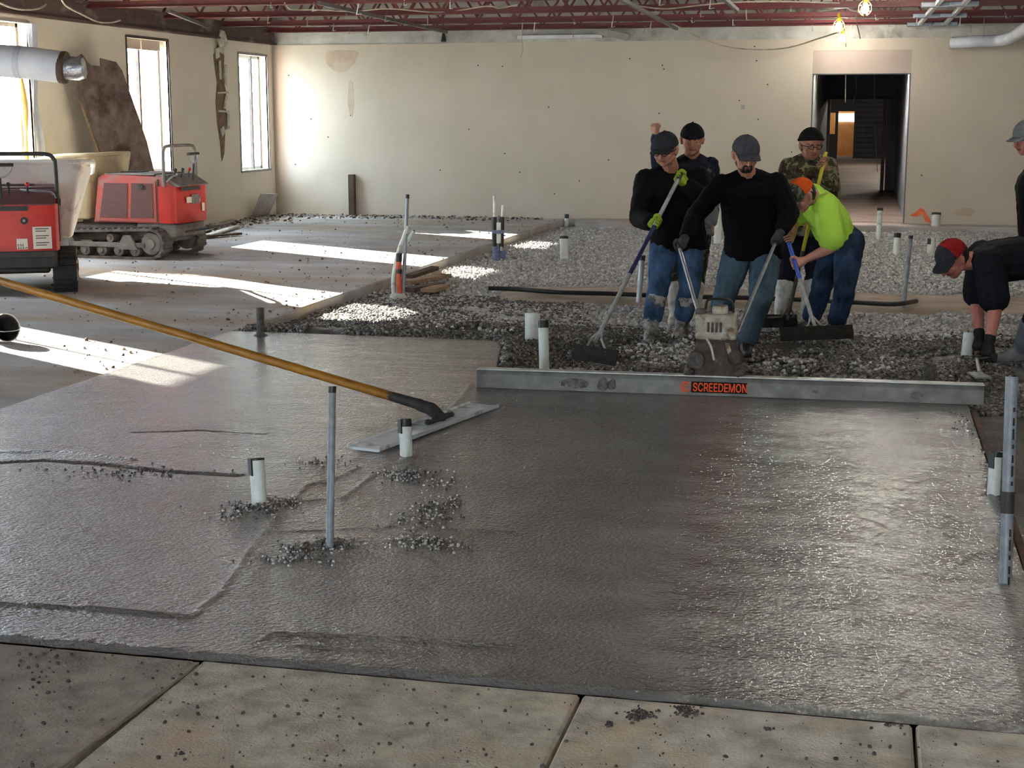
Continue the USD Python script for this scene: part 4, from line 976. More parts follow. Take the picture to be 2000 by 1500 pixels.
wire("long pale cable sagging from the work lamps to the joists at centre", [(1640, 62, 20.8), (1600, 75, 22), (1540, 93, 22.6), (1480, 97, 22.8), (1420, 91, 22.8), (1370, 75, 22.6), (1330, 55, 22.4), (1312, 46, 22.3)])
wire("pale cable running wavily along the second joist left of centre", [(556, 6, 18.6), (570, 18, 20.2), (620, 19, 20.4), (690, 22, 20.5), (760, 17, 20.4), (860, 24, 20.5), (950, 12, 20.3), (975, 16, 20.3), (1010, 9, 20.2)])
wire("pale cable bowing under the joists right of centre", [(1210, 3, 18.8), (1250, 12, 19.2), (1300, 17, 19.4), (1360, 11, 19.3), (1440, 4, 19.0), (1540, 3, 19.0), (1640, 6, 19.2)])
wire("thin pale wire dropping across the upper left corner", [(-5, 4, 16), (20, 14, 16.5), (45, 19, 17), (75, 17, 17.3), (90, 8, 17.4)])
wire("loose pale wire hanging above the tall window", [(118, -4, 16), (130, 12, 17), (160, 28, 18), (190, 42, 18.6), (215, 44, 18.8), (235, 40, 18.9)])
wire("pale wire drooping from the nearest lamp towards the joists", [(1690, 10, 19.4), (1672, 22, 19.5), (1650, 14, 19.5), (1630, 18, 19.6), (1600, 22, 19.8)])
wire("thin drop wire hanging straight down the back wall, centre left", [(1021, 40, 22.3), (1019, 70, 23.9), (1021, 95, 24.2), (1017, 112, 24.2)], 0.007)
wire("pale wire loop hanging right of the nearest lamp", [(1705, -5, 19.4), (1706, 8, 19.4), (1690, 24, 19.5), (1672, 28, 19.6), (1680, 75, 20)], 0.008)
wire("cord hanging from the lamp string down over the doorway", [(1652, 84, 23.2), (1652, 105, 23.4), (1652, 142, 23.6), (1651, 200, 23.8)], 0.008)

# ================================================================ tracked concrete dumpers
M["dumper_red"] = pm("dumper_red", S(206, 46, 34), S(182, 38, 30), 5, 0.45, c3=S(150, 70, 62), s3=3.0, t3=(0.6, 0.75))
M["dumper_red_dusty"] = pm("dumper_red_dusty", S(196, 82, 72), S(172, 92, 84), 6, 0.65, c3=S(150, 120, 114), s3=4.0, t3=(0.5, 0.7))
M["dumper_dust"] = pm("dumper_dust", S(140, 132, 128), S(112, 104, 100), 8, 0.8, bump=0.3)
M["dumper_mesh"] = pm("dumper_mesh", S(116, 76, 72), S(92, 66, 64), 90, 0.8, detail=1)
M["dumper_black"] = pm("dumper_black", S(36, 34, 34), S(58, 54, 52), 9, 0.6)
M["dumper_deck"] = pm("dumper_deck", S(104, 54, 54), S(88, 60, 58), 9, 0.6)
M["tub_white"] = pm("tub_white", S(226, 224, 220), S(206, 202, 196), 2.5, 0.5, c3=S(150, 142, 134), s3=4.0, t3=(0.56, 0.72))
M["tub_cream"] = pm("tub_cream", S(214, 198, 160), S(190, 176, 144), 2.5, 0.55, c3=S(150, 142, 128), s3=4.0, t3=(0.56, 0.7))
M["sticker"] = pm("sticker", S(228, 218, 204), None, rough=0.5)
M["sticker_ink"] = pm("sticker_ink", S(70, 62, 58), None, rough=0.5)
M["mud_mark"] = pm("mud_mark", S(196, 172, 152), S(160, 138, 120), 20, 0.8)


def dumper(O, r, label, clean, near):
    """A tracked dumper on the ground at O; r points out of its rear. near: which side (+1/-1) faces the camera."""
    r = np.array([r[0], r[1], 0.0]); r /= np.linalg.norm(r)
    l = np.cross([0, 0, 1.0], r)
    z = np.array([0, 0, 1.0])
    P = lambda a, b, c: O + r * a + l * b + z * c
    body = M["dumper_red"] if clean else M["dumper_red_dusty"]
    rub = M["rubber"] if clean else M["rubber_dusty"]
    t = thing("tracked_dumper", O, label, "dumper")
    from shapely.geometry import Point
    from shapely import union_all
    loop = union_all([Point(a, c).buffer(q, 16) for a, c, q in ((-0.95, 0.17, 0.165), (0.20, 0.19, 0.185), (-0.6, 0.1, 0.1), (0.0, 0.1, 0.1))]).convex_hull
    ring = np.array(loop.exterior.coords)[:-1]
    inner = np.array(loop.buffer(-0.03).exterior.coords)[:-1]
    for s in (-1, 1):
        tk = thing("track", P(-0.4, s * 0.42, 0), parent=t)
        b0 = 0.42 * s - 0.11
        cs = m3.CrossSection([ring if loop.exterior.is_ccw else ring[::-1]], m3.FillRule.NonZero) - m3.CrossSection([inner], m3.FillRule.NonZero)
        mm = tri(Man.extrude(cs, 0.22))
        vv = np.stack([P(a, b0 + w, c) for a, c, w in mm.vertices])
        bm = trimesh.Trimesh(vv, mm.faces[:, ::-1], process=False)
        part(tk, "belt", bm, rub, False)
        per = loop.exterior.length
        lugs = []
        for k in range(int(per / 0.085)):
            q, q2 = loop.exterior.interpolate(k * 0.085), loop.exterior.interpolate(k * 0.085 + 0.01)
            ta = np.array([q2.x - q.x, q2.y - q.y]); ta /= np.linalg.norm(ta)
            nn = np.array([ta[1], -ta[0]])
            if nn @ (np.array([q.x, q.y]) - [-0.4, 0.17]) < 0:
                nn = -nn
            c = np.array([q.x, q.y]) + nn * 0.0
            lugs.append(obox(P(c[0], 0.42 * s, c[1]), (r * ta[0] + z * ta[1]) * 0.018, l * 0.108, (r * nn[0] + z * nn[1]) * 0.016))
        part(tk, "lugs", join(lugs), rub, False)
        for a, c, q in ((-0.95, 0.17, 0.11), (0.20, 0.19, 0.13), (-0.70, 0.10, 0.065), (-0.47, 0.10, 0.065), (-0.24, 0.10, 0.065), (-0.02, 0.10, 0.065), (-0.35, 0.25, 0.05)):
            part(tk, "roller", lathe([(0, -0.10), (q * 0.45, -0.10), (q * 0.5, -0.075), (q, -0.07), (q, 0.07), (q * 0.5, 0.075), (q * 0.45, 0.10), (0, 0.10)], P(a, 0.42 * s, c), l, 20), M["dumper_dust"] if not clean else M["dumper_black"])
        part(tk, "side_rail", obox(P(-0.4, 0.42 * s + 0.07 * s, 0.17), r * 0.52, l * 0.02, z * 0.03, 0.006), M["dumper_dust"] if not clean else M["dumper_black"], False)
        part(tk, "bracket", prism([(-0.16, 0.0), (0.14, 0.0), (0.05, 0.17), (-0.04, 0.17)], P(-0.10, (0.42 + 0.085) * s - 0.0, 0.12), r, z, -0.03 * s), M["dumper_dust"] if not clean else M["dumper_black"], False)
        if clean and s == near:
            for k, (a0, c0, a1, c1) in enumerate([(-0.02, 0.10, -0.02, 0.28), (-0.02, 0.10, 0.06, 0.13), (0.10, 0.12, 0.10, 0.30), (0.10, 0.2, 0.02, 0.29), (0.18, 0.1, 0.20, 0.3), (0.18, 0.2, 0.26, 0.28)]):
                part(tk, "mud_streak", bar(P(a0, 0.535 * s, c0), P(a1, 0.535 * s, c1), 0.03, 0.008), M["mud_mark"], False)
    part(t, "chassis", join([obox(P(-0.35, 0, 0.30), r * 0.70, l * 0.29, z * 0.10, 0.02), obox(P(0.20, 0, 0.34), r * 0.26, l * 0.36, z * 0.09, 0.02), obox(P(-0.3, 0, 0.43), r * 0.6, l * 0.2, z * 0.05)]), M["dumper_black"] if clean else M["dumper_dust"], False)
    for s in (-1, 1):
        part(t, "hydraulic_ram", tube([P(-0.25, 0.12 * s, 0.42), P(-0.75, 0.12 * s, 0.52)], 0.03, 12), M["galv"])
    P = lambda a, b, c: O + r * (a - 0.27) + l * b + z * c
    # engine housing: sloping front, curved rear panel, console on top
    side = [(-0.36, 0.43), (0.72, 0.43), (0.72, 0.86), (0.60, 0.98), (-0.20, 1.0), (-0.28, 0.96)]
    part(t, "engine_housing", prism(side, P(0, 0.37, 0), r, z, 0.74), body, 20)
    for s in (-1, 1):
        part(t, "side_frame", prism([(-0.33, 0.445), (0.50, 0.445), (0.50, 0.93), (-0.17, 0.955), (-0.25, 0.93)], P(0, 0.376 * s, 0), r, z, -0.01 * s), body, False)
        for (a0, a1, b0, b1) in ((-0.27, 0.10, -0.19, 0.13), (0.15, 0.46, 0.18, 0.46)):
            part(t, "mesh_panel", prism([(a0, 0.49), (a1, 0.49), (b1, 0.90), (b0, 0.90)], P(0, 0.388 * s, 0), r, z, -0.006 * s), M["dumper_mesh"], False)
        part(t, "fuel_cap", lathe([(0, 0), (0.035, 0), (0.035, 0.02), (0, 0.022)], P(0.31, 0.388 * s, 0.86), l * s, 16), M["dumper_black"])
        part(t, "corner_strip", bar(P(0.53, 0.374 * s, 0.43), P(0.53, 0.374 * s, 0.95), 0.02, 0.02), M["dumper_black"], False)
    arc = [(0.70, -0.385), (0.76, -0.36), (0.79, -0.28), (0.805, 0.0), (0.79, 0.28), (0.76, 0.36), (0.70, 0.385), (0.53, 0.385), (0.53, -0.385)]
    part(t, "rear_panel", prism(arc, P(0, 0, 0.43), r, l, 0.44), M["dumper_red"], 30, label="bright red rear panel")
    part(t, "console", prism([(0.50, 0.862), (0.80, 0.862), (0.80, 0.875), (0.60, 1.0), (0.50, 1.0)], P(0, 0.36, 0), r, z, 0.72), M["dumper_deck"] if clean else M["dumper_dust"], False)
    part(t, "console_slot", obox(P(0.813, -0.10, 0.835), r * 0.006, l * 0.22, z * 0.022), M["dumper_black"], False)
    part(t, "hood_top", obox(P(0.14, 0, 1.005), r * 0.34, l * 0.36, z * 0.012, 0.006), M["dumper_deck"] if clean else M["dumper_dust"], False)
    part(t, "hood_vent", obox(P(0.0, 0.0, 1.02), r * 0.10, l * 0.16, z * 0.008), M["dumper_black"], False)
    bar_pts = [P(0.62, 0.385, 0.86), P(0.62, 0.385, 1.22), P(0.62, 0.37, 1.29), P(0.62, 0.30, 1.335), P(0.62, 0, 1.34), P(0.62, -0.30, 1.335), P(0.62, -0.37, 1.29), P(0.62, -0.385, 1.22), P(0.62, -0.385, 0.86)]
    part(t, "guard_bar", tube(curve(bar_pts, 6), 0.019, 10), M["dumper_black"] if clean else M["dumper_dust"], label="black guard bar over the console")
    for b in (-0.22, -0.05, 0.12):
        lv = thing("control_lever", P(0.66, b, 0.9), parent=t)
        part(lv, "stem", tube([P(0.64, b, 0.90), P(0.68, b, 1.04)], 0.009, 8), M["dumper_black"])
        part(lv, "knob", tri(Man.sphere(0.022, 16).translate([float(q) for q in P(0.683, b, 1.055)])), M["dumper_red"] if b > 0 else M["dumper_black"])
    hb = thing("drive_handle", P(0.72, -0.12, 0.9), parent=t)
    part(hb, "post", tube([P(0.72, -0.12 * near, 0.88), P(0.74, -0.12 * near, 1.12)], 0.014, 8), M["dumper_black"])
    part(hb, "grip", tube([P(0.74, -0.12 * near - 0.13, 1.24), P(0.74, -0.12 * near + 0.13, 1.24)], 0.017, 10), M["dumper_black"])
    part(hb, "fork", tube([P(0.74, -0.12 * near - 0.12, 1.24), P(0.74, -0.12 * near - 0.10, 1.18), P(0.74, -0.12 * near - 0.05, 1.13), P(0.74, -0.12 * near, 1.12), P(0.74, -0.12 * near + 0.05, 1.13), P(0.74, -0.12 * near + 0.10, 1.18), P(0.74, -0.12 * near + 0.12, 1.24)], 0.008, 8), M["galv"])
    part(t, "cable_bundle", tube(curve([P(0.60, 0.05 * near, 1.0), P(0.68, 0.2 * near, 0.99), P(0.70, 0.33 * near, 0.98), P(0.64, 0.37 * near, 0.92)], 6), 0.012, 6), M["galv"])
    # rear details
    part(t, "lock", lathe([(0, 0), (0.034, 0), (0.034, 0.012), (0.018, 0.014), (0.018, 0.02), (0, 0.02)], P(0.80, 0.08, 0.72), r, 16), M["dumper_black"])
    part(t, "lock_barrel", lathe([(0, 0), (0.015, 0), (0.012, 0.012), (0, 0.014)], P(0.82, 0.08, 0.72), r, 12), M["galv"])
    part(t, "foot_plate", obox(P(0.98, 0.0, 0.36), r * 0.16 + z * 0.03, l * 0.30, z * 0.012 - r * 0.002, 0.004) if not clean else obox(P(0.78, 0.0, 0.40), r * 0.05, l * 0.34, z * 0.03, 0.004), M["dumper_black"], False)
    if clean:
        k0 = P(0.806, 0, 0)
        st = thing("label_plate", P(0.8, 0.2, 0.45), parent=t)
        part(st, "sheet", obox(P(0.797, 0.235, 0.555), r * 0.002 - l * 0.0004, l * 0.085 - r * 0.012, z * 0.105), M["sticker"], False)
        rows = []
        for k in range(8):
            rows.append(obox(P(0.800, 0.235 - 0.012 * (k % 3), 0.64 - 0.022 * k), r * 0.0012, (l - 0.14 * r) * (0.06 - 0.012 * (k % 3)), z * 0.004))
        part(st, "print", join(rows), M["sticker_ink"], False, label="lines of fine print")
        st = thing("label_plate", P(0.8, 0.05, 0.45), parent=t)
        part(st, "sheet", obox(P(0.804, 0.05, 0.50), r * 0.002, l * 0.05, z * 0.05), M["sticker"], False)
        tx = text_mesh("101", 0.042, 0.001, bold=True); tv = np.array(tx.vertices); sc = 0.062 / tx.bounds[1][0]
        part(st, "lettering", trimesh.Trimesh(P(0.8065, 0.004, 0.456) + tv[:, :1] * sc * l + tv[:, 1:2] * z + tv[:, 2:] * r, tx.faces, process=False), M["sticker_ink"], False)
        tx = text_mesh("dB", 0.016, 0.001, bold=True); tv = np.array(tx.vertices)
        part(st, "lettering", trimesh.Trimesh(P(0.8065, 0.070, 0.456) + tv[:, :1] * l + tv[:, 1:2] * z + tv[:, 2:] * r, tx.faces, process=False), M["sticker_ink"], False)
    else:
        part(t, "label_plate", bumpy(trimesh.Trimesh(*trimesh.remesh.subdivide_to_size(*(lambda b: (b.vertices, b.faces))(obox(P(0.812, -0.05, 0.70), r * 0.003, l * 0.16, z * 0.035)), 0.05), process=True), 0.003, 30), M["sticker"], False)
        part(t, "logo_smear", bumpy(trimesh.Trimesh(*trimesh.remesh.subdivide_to_size(*(lambda b: (b.vertices, b.faces))(obox(P(0.816, 0.0, 0.705), r * 0.003, l * 0.09, z * 0.055)), 0.03), process=True), 0.008, 30), M["dumper_dust"], False, label="dust smeared logo")
        part(t, "label_plate", obox(P(0.806, 0.2, 0.60), r * 0.003, l * 0.03, z * 0.05), M["sticker"], False)
    # the tipping tub
    P = lambda a, b, c: O + r * (a - 0.40) + l * b * (1.14 if clean else 0.86) + z * c
    def loft(g, top):
        pts = [(-0.24 - g, b * (0.50 - g), 1.20 + top) for b in (-1, 1)] + [(-0.60, b * (0.60 - g), 1.22 + top) for b in (-1, 1)] + [(-1.40 + g, b * (0.58 - g), 1.08 + top) for b in (-1, 1)] + [(-1.62 + g, b * (0.36 - g), 1.02 + top) for b in (-1, 1)] + [(a, b * (0.40 - g), 0.50 + g) for a in (-0.34 - g, -1.12 + g) for b in (-1, 1)]
        return Man.batch_hull([Man.sphere(0.05, 16).translate([float(q) for q in P(*p)]) for p in pts])
    cut = Man.hull_points([[float(q) for q in P(*p)] for p in [(0.0, b, 1.24) for b in (-0.9, 0.9)] + [(-0.60, b, 1.22) for b in (-0.9, 0.9)] + [(-1.9, b, 0.98) for b in (-0.9, 0.9)] + [(0.1, b, 1.9) for b in (-0.9, 0.9)] + [(-1.9, b, 1.9) for b in (-0.9, 0.9)]])
    tub = loft(0, 0) - loft(0.035, 0.2) - cut
    part(t, "tub", tri(tub), M["tub_white"] if clean else M["tub_cream"], 40, label="white plastic tipping tub" if clean else "cream plastic tipping tub")
    rim = curve([P(*p) for p in [(-0.18, 0, 1.235), (-0.19, -0.45, 1.232), (-0.30, -0.58, 1.228), (-0.60, -0.645, 1.215), (-1.00, -0.64, 1.145), (-1.40, -0.62, 1.075), (-1.60, -0.45, 1.04), (-1.66, 0, 1.03), (-1.60, 0.45, 1.04), (-1.40, 0.62, 1.075), (-1.00, 0.64, 1.145), (-0.60, 0.645, 1.215), (-0.30, 0.58, 1.228), (-0.19, 0.45, 1.232), (-0.18, 0, 1.235)]], 3)
    part(t, "tub_rim", tube(rim, 0.026, 8), M["tub_white"] if clean else M["tub_cream"])
    return t


r2 = RGT * math.cos(math.radians(17)) - np.array([FWD[0], FWD[1], 0]) / np.hypot(FWD[0], FWD[1]) * math.sin(math.radians(17))
l2 = np.cross([0, 0, 1], r2)
dumper(ground(316, 509) - r2 * 0.36 + l2 * 0.53, r2, "dusty red tracked dumper with a cream tub, parked sideways below the tall window", False, -1)
vr = ray(45, 500); vr = np.array([vr[0], vr[1], 0]); vr /= np.linalg.norm(vr)
a_ = math.radians(-2.5); r1 = -np.array([vr[0] * math.cos(a_) - vr[1] * math.sin(a_), vr[0] * math.sin(a_) + vr[1] * math.cos(a_), 0])
l1 = np.cross([0, 0, 1], r1)
dumper(ground(152, 572) - r1 * 0.36 - l1 * 0.53, r1, "bright red tracked dumper with a white tub at the left edge", True, 1)

# ================================================================ the crew
SK = {}
for nm, a, b in (("tan", S(186, 132, 106), S(170, 116, 92)), ("brown", S(158, 108, 84), S(142, 94, 74)), ("pale", S(206, 150, 128), S(192, 134, 114)), ("ruddy", S(190, 120, 104), S(172, 104, 90))):
    SK[nm] = pm(f"skin_{nm}", a, b, 18, 0.5, spec=0.4)


def cloth(name, a, b, scale=30, rough=0.9, **k):
    M[name] = pm(name, a, b, scale, rough, sheen=0.0, spec=0.12, **k)


cloth("black_jacket", S(22, 20, 22), S(13, 12, 14)); cloth("black_sweater", S(12, 12, 16), S(8, 8, 11)); cloth("navy_hoodie", S(40, 42, 56), S(30, 32, 44), c3=S(120, 124, 126), s3=2.0, t3=(0.55, 0.6))
cloth("neon_shirt", S(190, 236, 92), S(182, 228, 80), 5); cloth("dark_tee", S(28, 30, 36), S(20, 21, 26)); cloth("dark_coat", S(14, 14, 17), S(9, 9, 12))
cloth("jeans_blue", S(72, 98, 130), S(40, 56, 76), 8, stretch=(1, 1, 0.6)); cloth("jeans_grey", S(82, 102, 116), S(58, 76, 88), 8, stretch=(1, 1, 0.6)); cloth("jeans_dark", S(52, 70, 98), S(26, 32, 42), 7, stretch=(1, 1, 0.6)); cloth("navy_trousers", S(32, 34, 46), S(24, 25, 34)); cloth("wader_grey", S(120, 120, 124), S(96, 96, 100), 9)
cloth("camo", S(128, 124, 96), S(72, 70, 50), 16, detail=2, lo=0.47, hi=0.5, c3=S(60, 46, 38), s3=12.0, t3=(0.55, 0.57)); cloth("camo_grey", S(110, 112, 98), S(64, 68, 54), 30, detail=2, lo=0.47, hi=0.5, c3=S(46, 46, 42), s3=26.0, t3=(0.55, 0.57)); cloth("camo_trousers", S(96, 92, 66), S(52, 50, 40), 18, detail=2, lo=0.47, hi=0.5)
cloth("cap_grey", S(78, 76, 82), S(64, 62, 68)); cloth("cap_dark", S(54, 54, 58), S(42, 42, 46)); cloth("cap_black", S(20, 20, 24), S(30, 29, 34)); cloth("beanie_black", S(18, 18, 20), S(26, 26, 28)); cloth("cap_orange", S(216, 92, 36), S(196, 78, 30)); cloth("cap_red", S(150, 34, 34), S(130, 28, 30)); cloth("cap_pale", S(104, 106, 108), S(88, 90, 92))
cloth("glove_green", S(150, 170, 56), S(120, 140, 44), 24); cloth("glove_grey", S(74, 72, 72), S(54, 52, 54), 24); cloth("glove_black", S(34, 34, 36), S(48, 47, 48), 24)
M["boot_grey"] = pm("boot_grey", S(150, 146, 140), S(70, 67, 64), 16, 0.6, lo=0.42, hi=0.58); M["boot_black"] = pm("boot_black", S(38, 36, 36), S(96, 92, 88), 14, 0.5, lo=0.5, hi=0.62); M["boot_white"] = pm("boot_white", S(206, 202, 194), S(150, 146, 138), 14, 0.5)
M["hair"] = pm("hair", S(30, 24, 22), S(22, 18, 16), 60, 0.6); M["eye_white"] = pm("eye_white", S(176, 162, 152), None, rough=0.3); M["eye_dark"] = pm("eye_dark", S(26, 20, 18), None, rough=0.2); M["lip"] = pm("lip", S(136, 74, 66), None, rough=0.5); M["lens"] = pm("lens", S(40, 34, 36), None, rough=0.15)
TOWARD = -np.array([FWD[0], FWD[1], 0]) / np.hypot(FWD[0], FWD[1])
UPZ = np.array([0, 0, 1.0])
unit = lambda q: np.asarray(q, float) / np.linalg.norm(q)
lerp = lambda a, b, s: np.asarray(a) * (1 - s) + np.asarray(b) * s


def hand(elbow, grip, axis, rp, flip, grow=1.0):
    """A hand closed round a bar through grip: palm, four curled fingers of unequal reach and an opposed thumb."""
    a = unit(axis)
    w = grip - elbow; w = w - a * (w @ a) * 0.55; w = unit(w)
    wrist = grip - w * (0.078 + rp)
    wv = unit(w - a * (w @ a)); nv = np.cross(a, wv) * flip
    Q = lambda deg, t, rad: grip + a * t + (rp + rad) * (-math.cos(math.radians(deg)) * wv + math.sin(math.radians(deg)) * nv)
    hs = [hull((wrist, 0.028 * grow), (Q(48, 0.030, 0.013), 0.0135 * grow), (Q(48, -0.032, 0.013), 0.0125 * grow), (Q(-22, 0.026, 0.014), 0.015 * grow), (Q(-18, -0.030, 0.014), 0.014 * grow))]
    for t, reach, fr in ((0.034, 0.93, 0.0098), (0.0115, 1.0, 0.0102), (-0.0115, 0.96, 0.0098), (-0.034, 0.84, 0.0086)):
        angs = [48, 48 + 62 * reach, 48 + 122 * reach, 48 + 172 * reach]
        for i in range(3):
            hs.append(hull((Q(angs[i], t, fr + 0.002), fr * grow * (1 - 0.06 * i)), (Q(angs[i + 1], t, fr + 0.002), fr * grow * (0.95 - 0.07 * i)), seg=10))
    th = [Q(-20, 0.030, 0.014), Q(-72, 0.046, 0.013), Q(-118, 0.050, 0.012), Q(-158, 0.046, 0.011)]
    for i in range(3):
        hs.append(hull((th[i], (0.0145 - 0.0016 * i) * grow), (th[i + 1], (0.0125 - 0.0014 * i) * grow), seg=10))
    return hs, wrist


def person(label, head, face, sh, el, grips, hips, knees, feet, toes, skin_mat, top, trousers, boots, hat, short=False, gloves=None, bulk=0.02, boot_top=0.30, pole_r=(0.016, 0.016), axes=None, flips=(1, -1), hscale=1.05, beard=False, glasses=False, roll=0.0, leg_loose=0.016, top_drop=0.06, belly=0.02, top_mat_name="shirt", hair=True):
    sh, el, hips, knees, feet = ([np.asarray(q, float) for q in w] for w in (sh, el, hips, knees, feet))
    base = (feet[0] + feet[1]) / 2
    T = thing("person", base, label, "person")
    face = unit(face); xr = unit(np.cross(face, UPZ)); up = np.cross(xr, face)
    if roll:
        xr, up = xr * math.cos(roll) + up * math.sin(roll), up * math.cos(roll) - xr * math.sin(roll)
    HM = np.eye(4); HM[:3, 0], HM[:3, 1], HM[:3, 2], HM[:3, 3] = xr * hscale, face * hscale, up * hscale, head
    h = lambda x, y, z: head + (xr * x + face * y + up * z) * hscale
    s = hscale
    shm, hpm = (sh[0] + sh[1]) / 2, (hips[0] + hips[1]) / 2
    ls, spine = unit(sh[1] - sh[0]), unit(shm - hpm)
    front = unit(np.cross(ls, spine)); front = front if front @ (unit(face) + 0.3 * TOWARD) > 0 else -front
    neck = shm + spine * 0.062
    ankles = [f + [0, 0, 0.10] for f in feet]
    # --- head, neck and face
    hd = [hull((h(0, -0.022, 0.030), 0.090 * s), (h(0, 0.022, 0.036), 0.084 * s), (h(0, 0.0, 0.0), 0.080 * s)),
          hull((h(0, 0.030, 0.0), 0.070 * s), (h(0.022, 0.042, -0.055), 0.042 * s), (h(-0.022, 0.042, -0.055), 0.042 * s), (h(0, 0.058, -0.085), 0.028 * s)),
          hull((h(0.045, 0.0, -0.05), 0.028 * s), (h(-0.045, 0.0, -0.05), 0.028 * s), (h(0, 0.058, -0.086), 0.026 * s)),
          hull((h(0, 0.094, 0.008), 0.010 * s), (h(0, 0.113, -0.030), 0.0135 * s), seg=10), hull((h(-0.013, 0.100, -0.034), 0.009 * s), (h(0.013, 0.100, -0.034), 0.009 * s), seg=10),
          hull((h(-0.036, 0.084, 0.022), 0.012 * s), (h(0.036, 0.084, 0.022), 0.012 * s), seg=10),
          hull((h(-0.045, 0.066, -0.028), 0.022 * s), (h(-0.03, 0.070, -0.05), 0.02 * s)), hull((h(0.045, 0.066, -0.028), 0.022 * s), (h(0.03, 0.070, -0.05), 0.02 * s)),
          hull((h(0, -0.02, -0.045), 0.060 * s), (neck, 0.064 * s))]
    for q in (-1, 1):
        hd.append(hull((h(0.083 * q, -0.012, 0.014), 0.016 * s), (h(0.084 * q, -0.004, -0.024), 0.011 * s), (h(0.092 * q, -0.016, 0.008), 0.010 * s), seg=10))
    # --- trunk and limbs; g is the ease of the cloth over the body

    def trunk(g, drop=0.0):
        rib, ch, wa = lerp(shm, hpm, 0.42), lerp(shm, hpm, 0.14), lerp(shm, hpm, 0.76)
        R = [rib + ls * q * 0.085 + front * 0.01 for q in (-1, 1)]
        C = [ch + ls * q * 0.09 + front * 0.015 for q in (-1, 1)]
        W = [wa + ls * q * 0.075 + front * belly for q in (-1, 1)]
        hp = [q - spine * drop + front * (0.03 if drop else 0.0) for q in hips]
        return [hull((sh[0] - spine * 0.02, 0.056 + g), (sh[1] - spine * 0.02, 0.056 + g), (C[0], 0.095 + g), (C[1], 0.095 + g)), hull((C[0], 0.1 + g), (C[1], 0.1 + g), (R[0], 0.108 + g), (R[1], 0.108 + g)),
                hull((R[0], 0.108 + g), (R[1], 0.108 + g), (W[0], 0.102 + g), (W[1], 0.102 + g)), hull((W[0], 0.102 + g), (W[1], 0.102 + g), (hp[0], 0.108 + g), (hp[1], 0.108 + g)),
                hull((neck + spine * 0.005, 0.060 + g * 0.35), (sh[0] - spine * 0.015, 0.045 + g), (sh[1] - spine * 0.015, 0.045 + g))]

    def legs(g, end=1.0):
        out = [hull((lerp(shm, hpm, 0.86) + ls * 0.06, 0.098 + g), (lerp(shm, hpm, 0.86) - ls * 0.06, 0.098 + g), (hips[0], 0.096 + g), (hips[1], 0.096 + g))]
        for i in (0, 1):
            e = lerp(knees[i], ankles[i], end)
            calf = lerp(knees[i], ankles[i], 0.33) - front * 0.015
            out += [hull((hips[i], 0.094 + g), (lerp(hips[i], knees[i], 0.5), 0.082 + g), (knees[i], 0.060 + g)), hull((knees[i], 0.060 + g), (calf, 0.058 + g)), hull((calf, 0.058 + g), (e, 0.042 + g * 1.5))]
        return out
    wrists, hh = [], []
    for i in (0, 1):
        axv = np.asarray(axes[i] if axes else UPZ, float)
        hs, wr = hand(el[i], grips[i], axv, pole_r[i], flips[i], 1.0)
        wrists.append(wr); hh.append(hs)
    fore = lambda g, end: sum([[hull((el[i], 0.047 + g), (lerp(el[i], wrists[i], 0.3), 0.046 + g)), hull((lerp(el[i], wrists[i], 0.3), 0.046 + g), (lerp(el[i], wrists[i], end), 0.046 + g - 0.016 * end))] for i in (0, 1)], [])
    upper = lambda g: [hull((sh[i], 0.062 + g), (lerp(sh[i], el[i], 0.45), 0.056 + g), (el[i], 0.047 + g)) for i in (0, 1)]
    body_hulls = hd + trunk(-0.005) + legs(-0.006) + upper(0.0) + fore(0.0, 1.0) + hh[0] + hh[1]
    B = part(T, "body", skin(body_hulls, 0.011, 2), skin_mat, True)
    for q in (-1, 1):
        part(B, "eye", tri(hull((h(0.028 * q, 0.0880, 0.003), 0.0066 * s), (h(0.038 * q, 0.0850, 0.003), 0.0058 * s))), M["eye_white"], True)
        part(B, "iris", tri(Man.sphere(0.0050 * s, 12).translate([float(k) for k in h(0.033 * q, 0.0915, 0.0025)])), M["eye_dark"], True)
        part(B, "eyebrow", tri(hull((h(0.018 * q, 0.097, 0.022), 0.005 * s), (h(0.050 * q, 0.083, 0.024), 0.004 * s), seg=8)), M["hair"], True)
    part(B, "mouth", tri(hull((h(-0.020, 0.0865, -0.0605), 0.0065 * s), (h(0.0, 0.0915, -0.060), 0.007 * s), (h(0.020, 0.0865, -0.0605), 0.0065 * s), seg=10)), M["lip"], True)
    if hair:
        part(B, "hair", tri(hull((h(0, -0.030, 0.020), 0.0885 * s), (h(0, -0.030, -0.005), 0.083 * s))), M["hair"], True)
    if beard:
        part(B, "beard", skin([hull((h(0.040, 0.012, -0.055), 0.031 * s), (h(0.02, 0.058, -0.088), 0.025 * s)), hull((h(-0.040, 0.012, -0.055), 0.031 * s), (h(-0.02, 0.058, -0.088), 0.025 * s)), hull((h(0.02, 0.060, -0.088), 0.025 * s), (h(-0.02, 0.060, -0.088), 0.025 * s)), hull((h(0.0, 0.080, -0.082), 0.016 * s), (h(0, 0.066, -0.095), 0.02 * s)), hull((h(-0.022, 0.090, -0.050), 0.007 * s), (h(0.022, 0.090, -0.050), 0.007 * s)),
                               hull((h(-0.026, 0.088, -0.05), 0.006 * s), (h(-0.03, 0.075, -0.08), 0.012 * s)), hull((h(0.026, 0.088, -0.05), 0.006 * s), (h(0.03, 0.075, -0.08), 0.012 * s))], 0.008, 1), M["hair"], True)
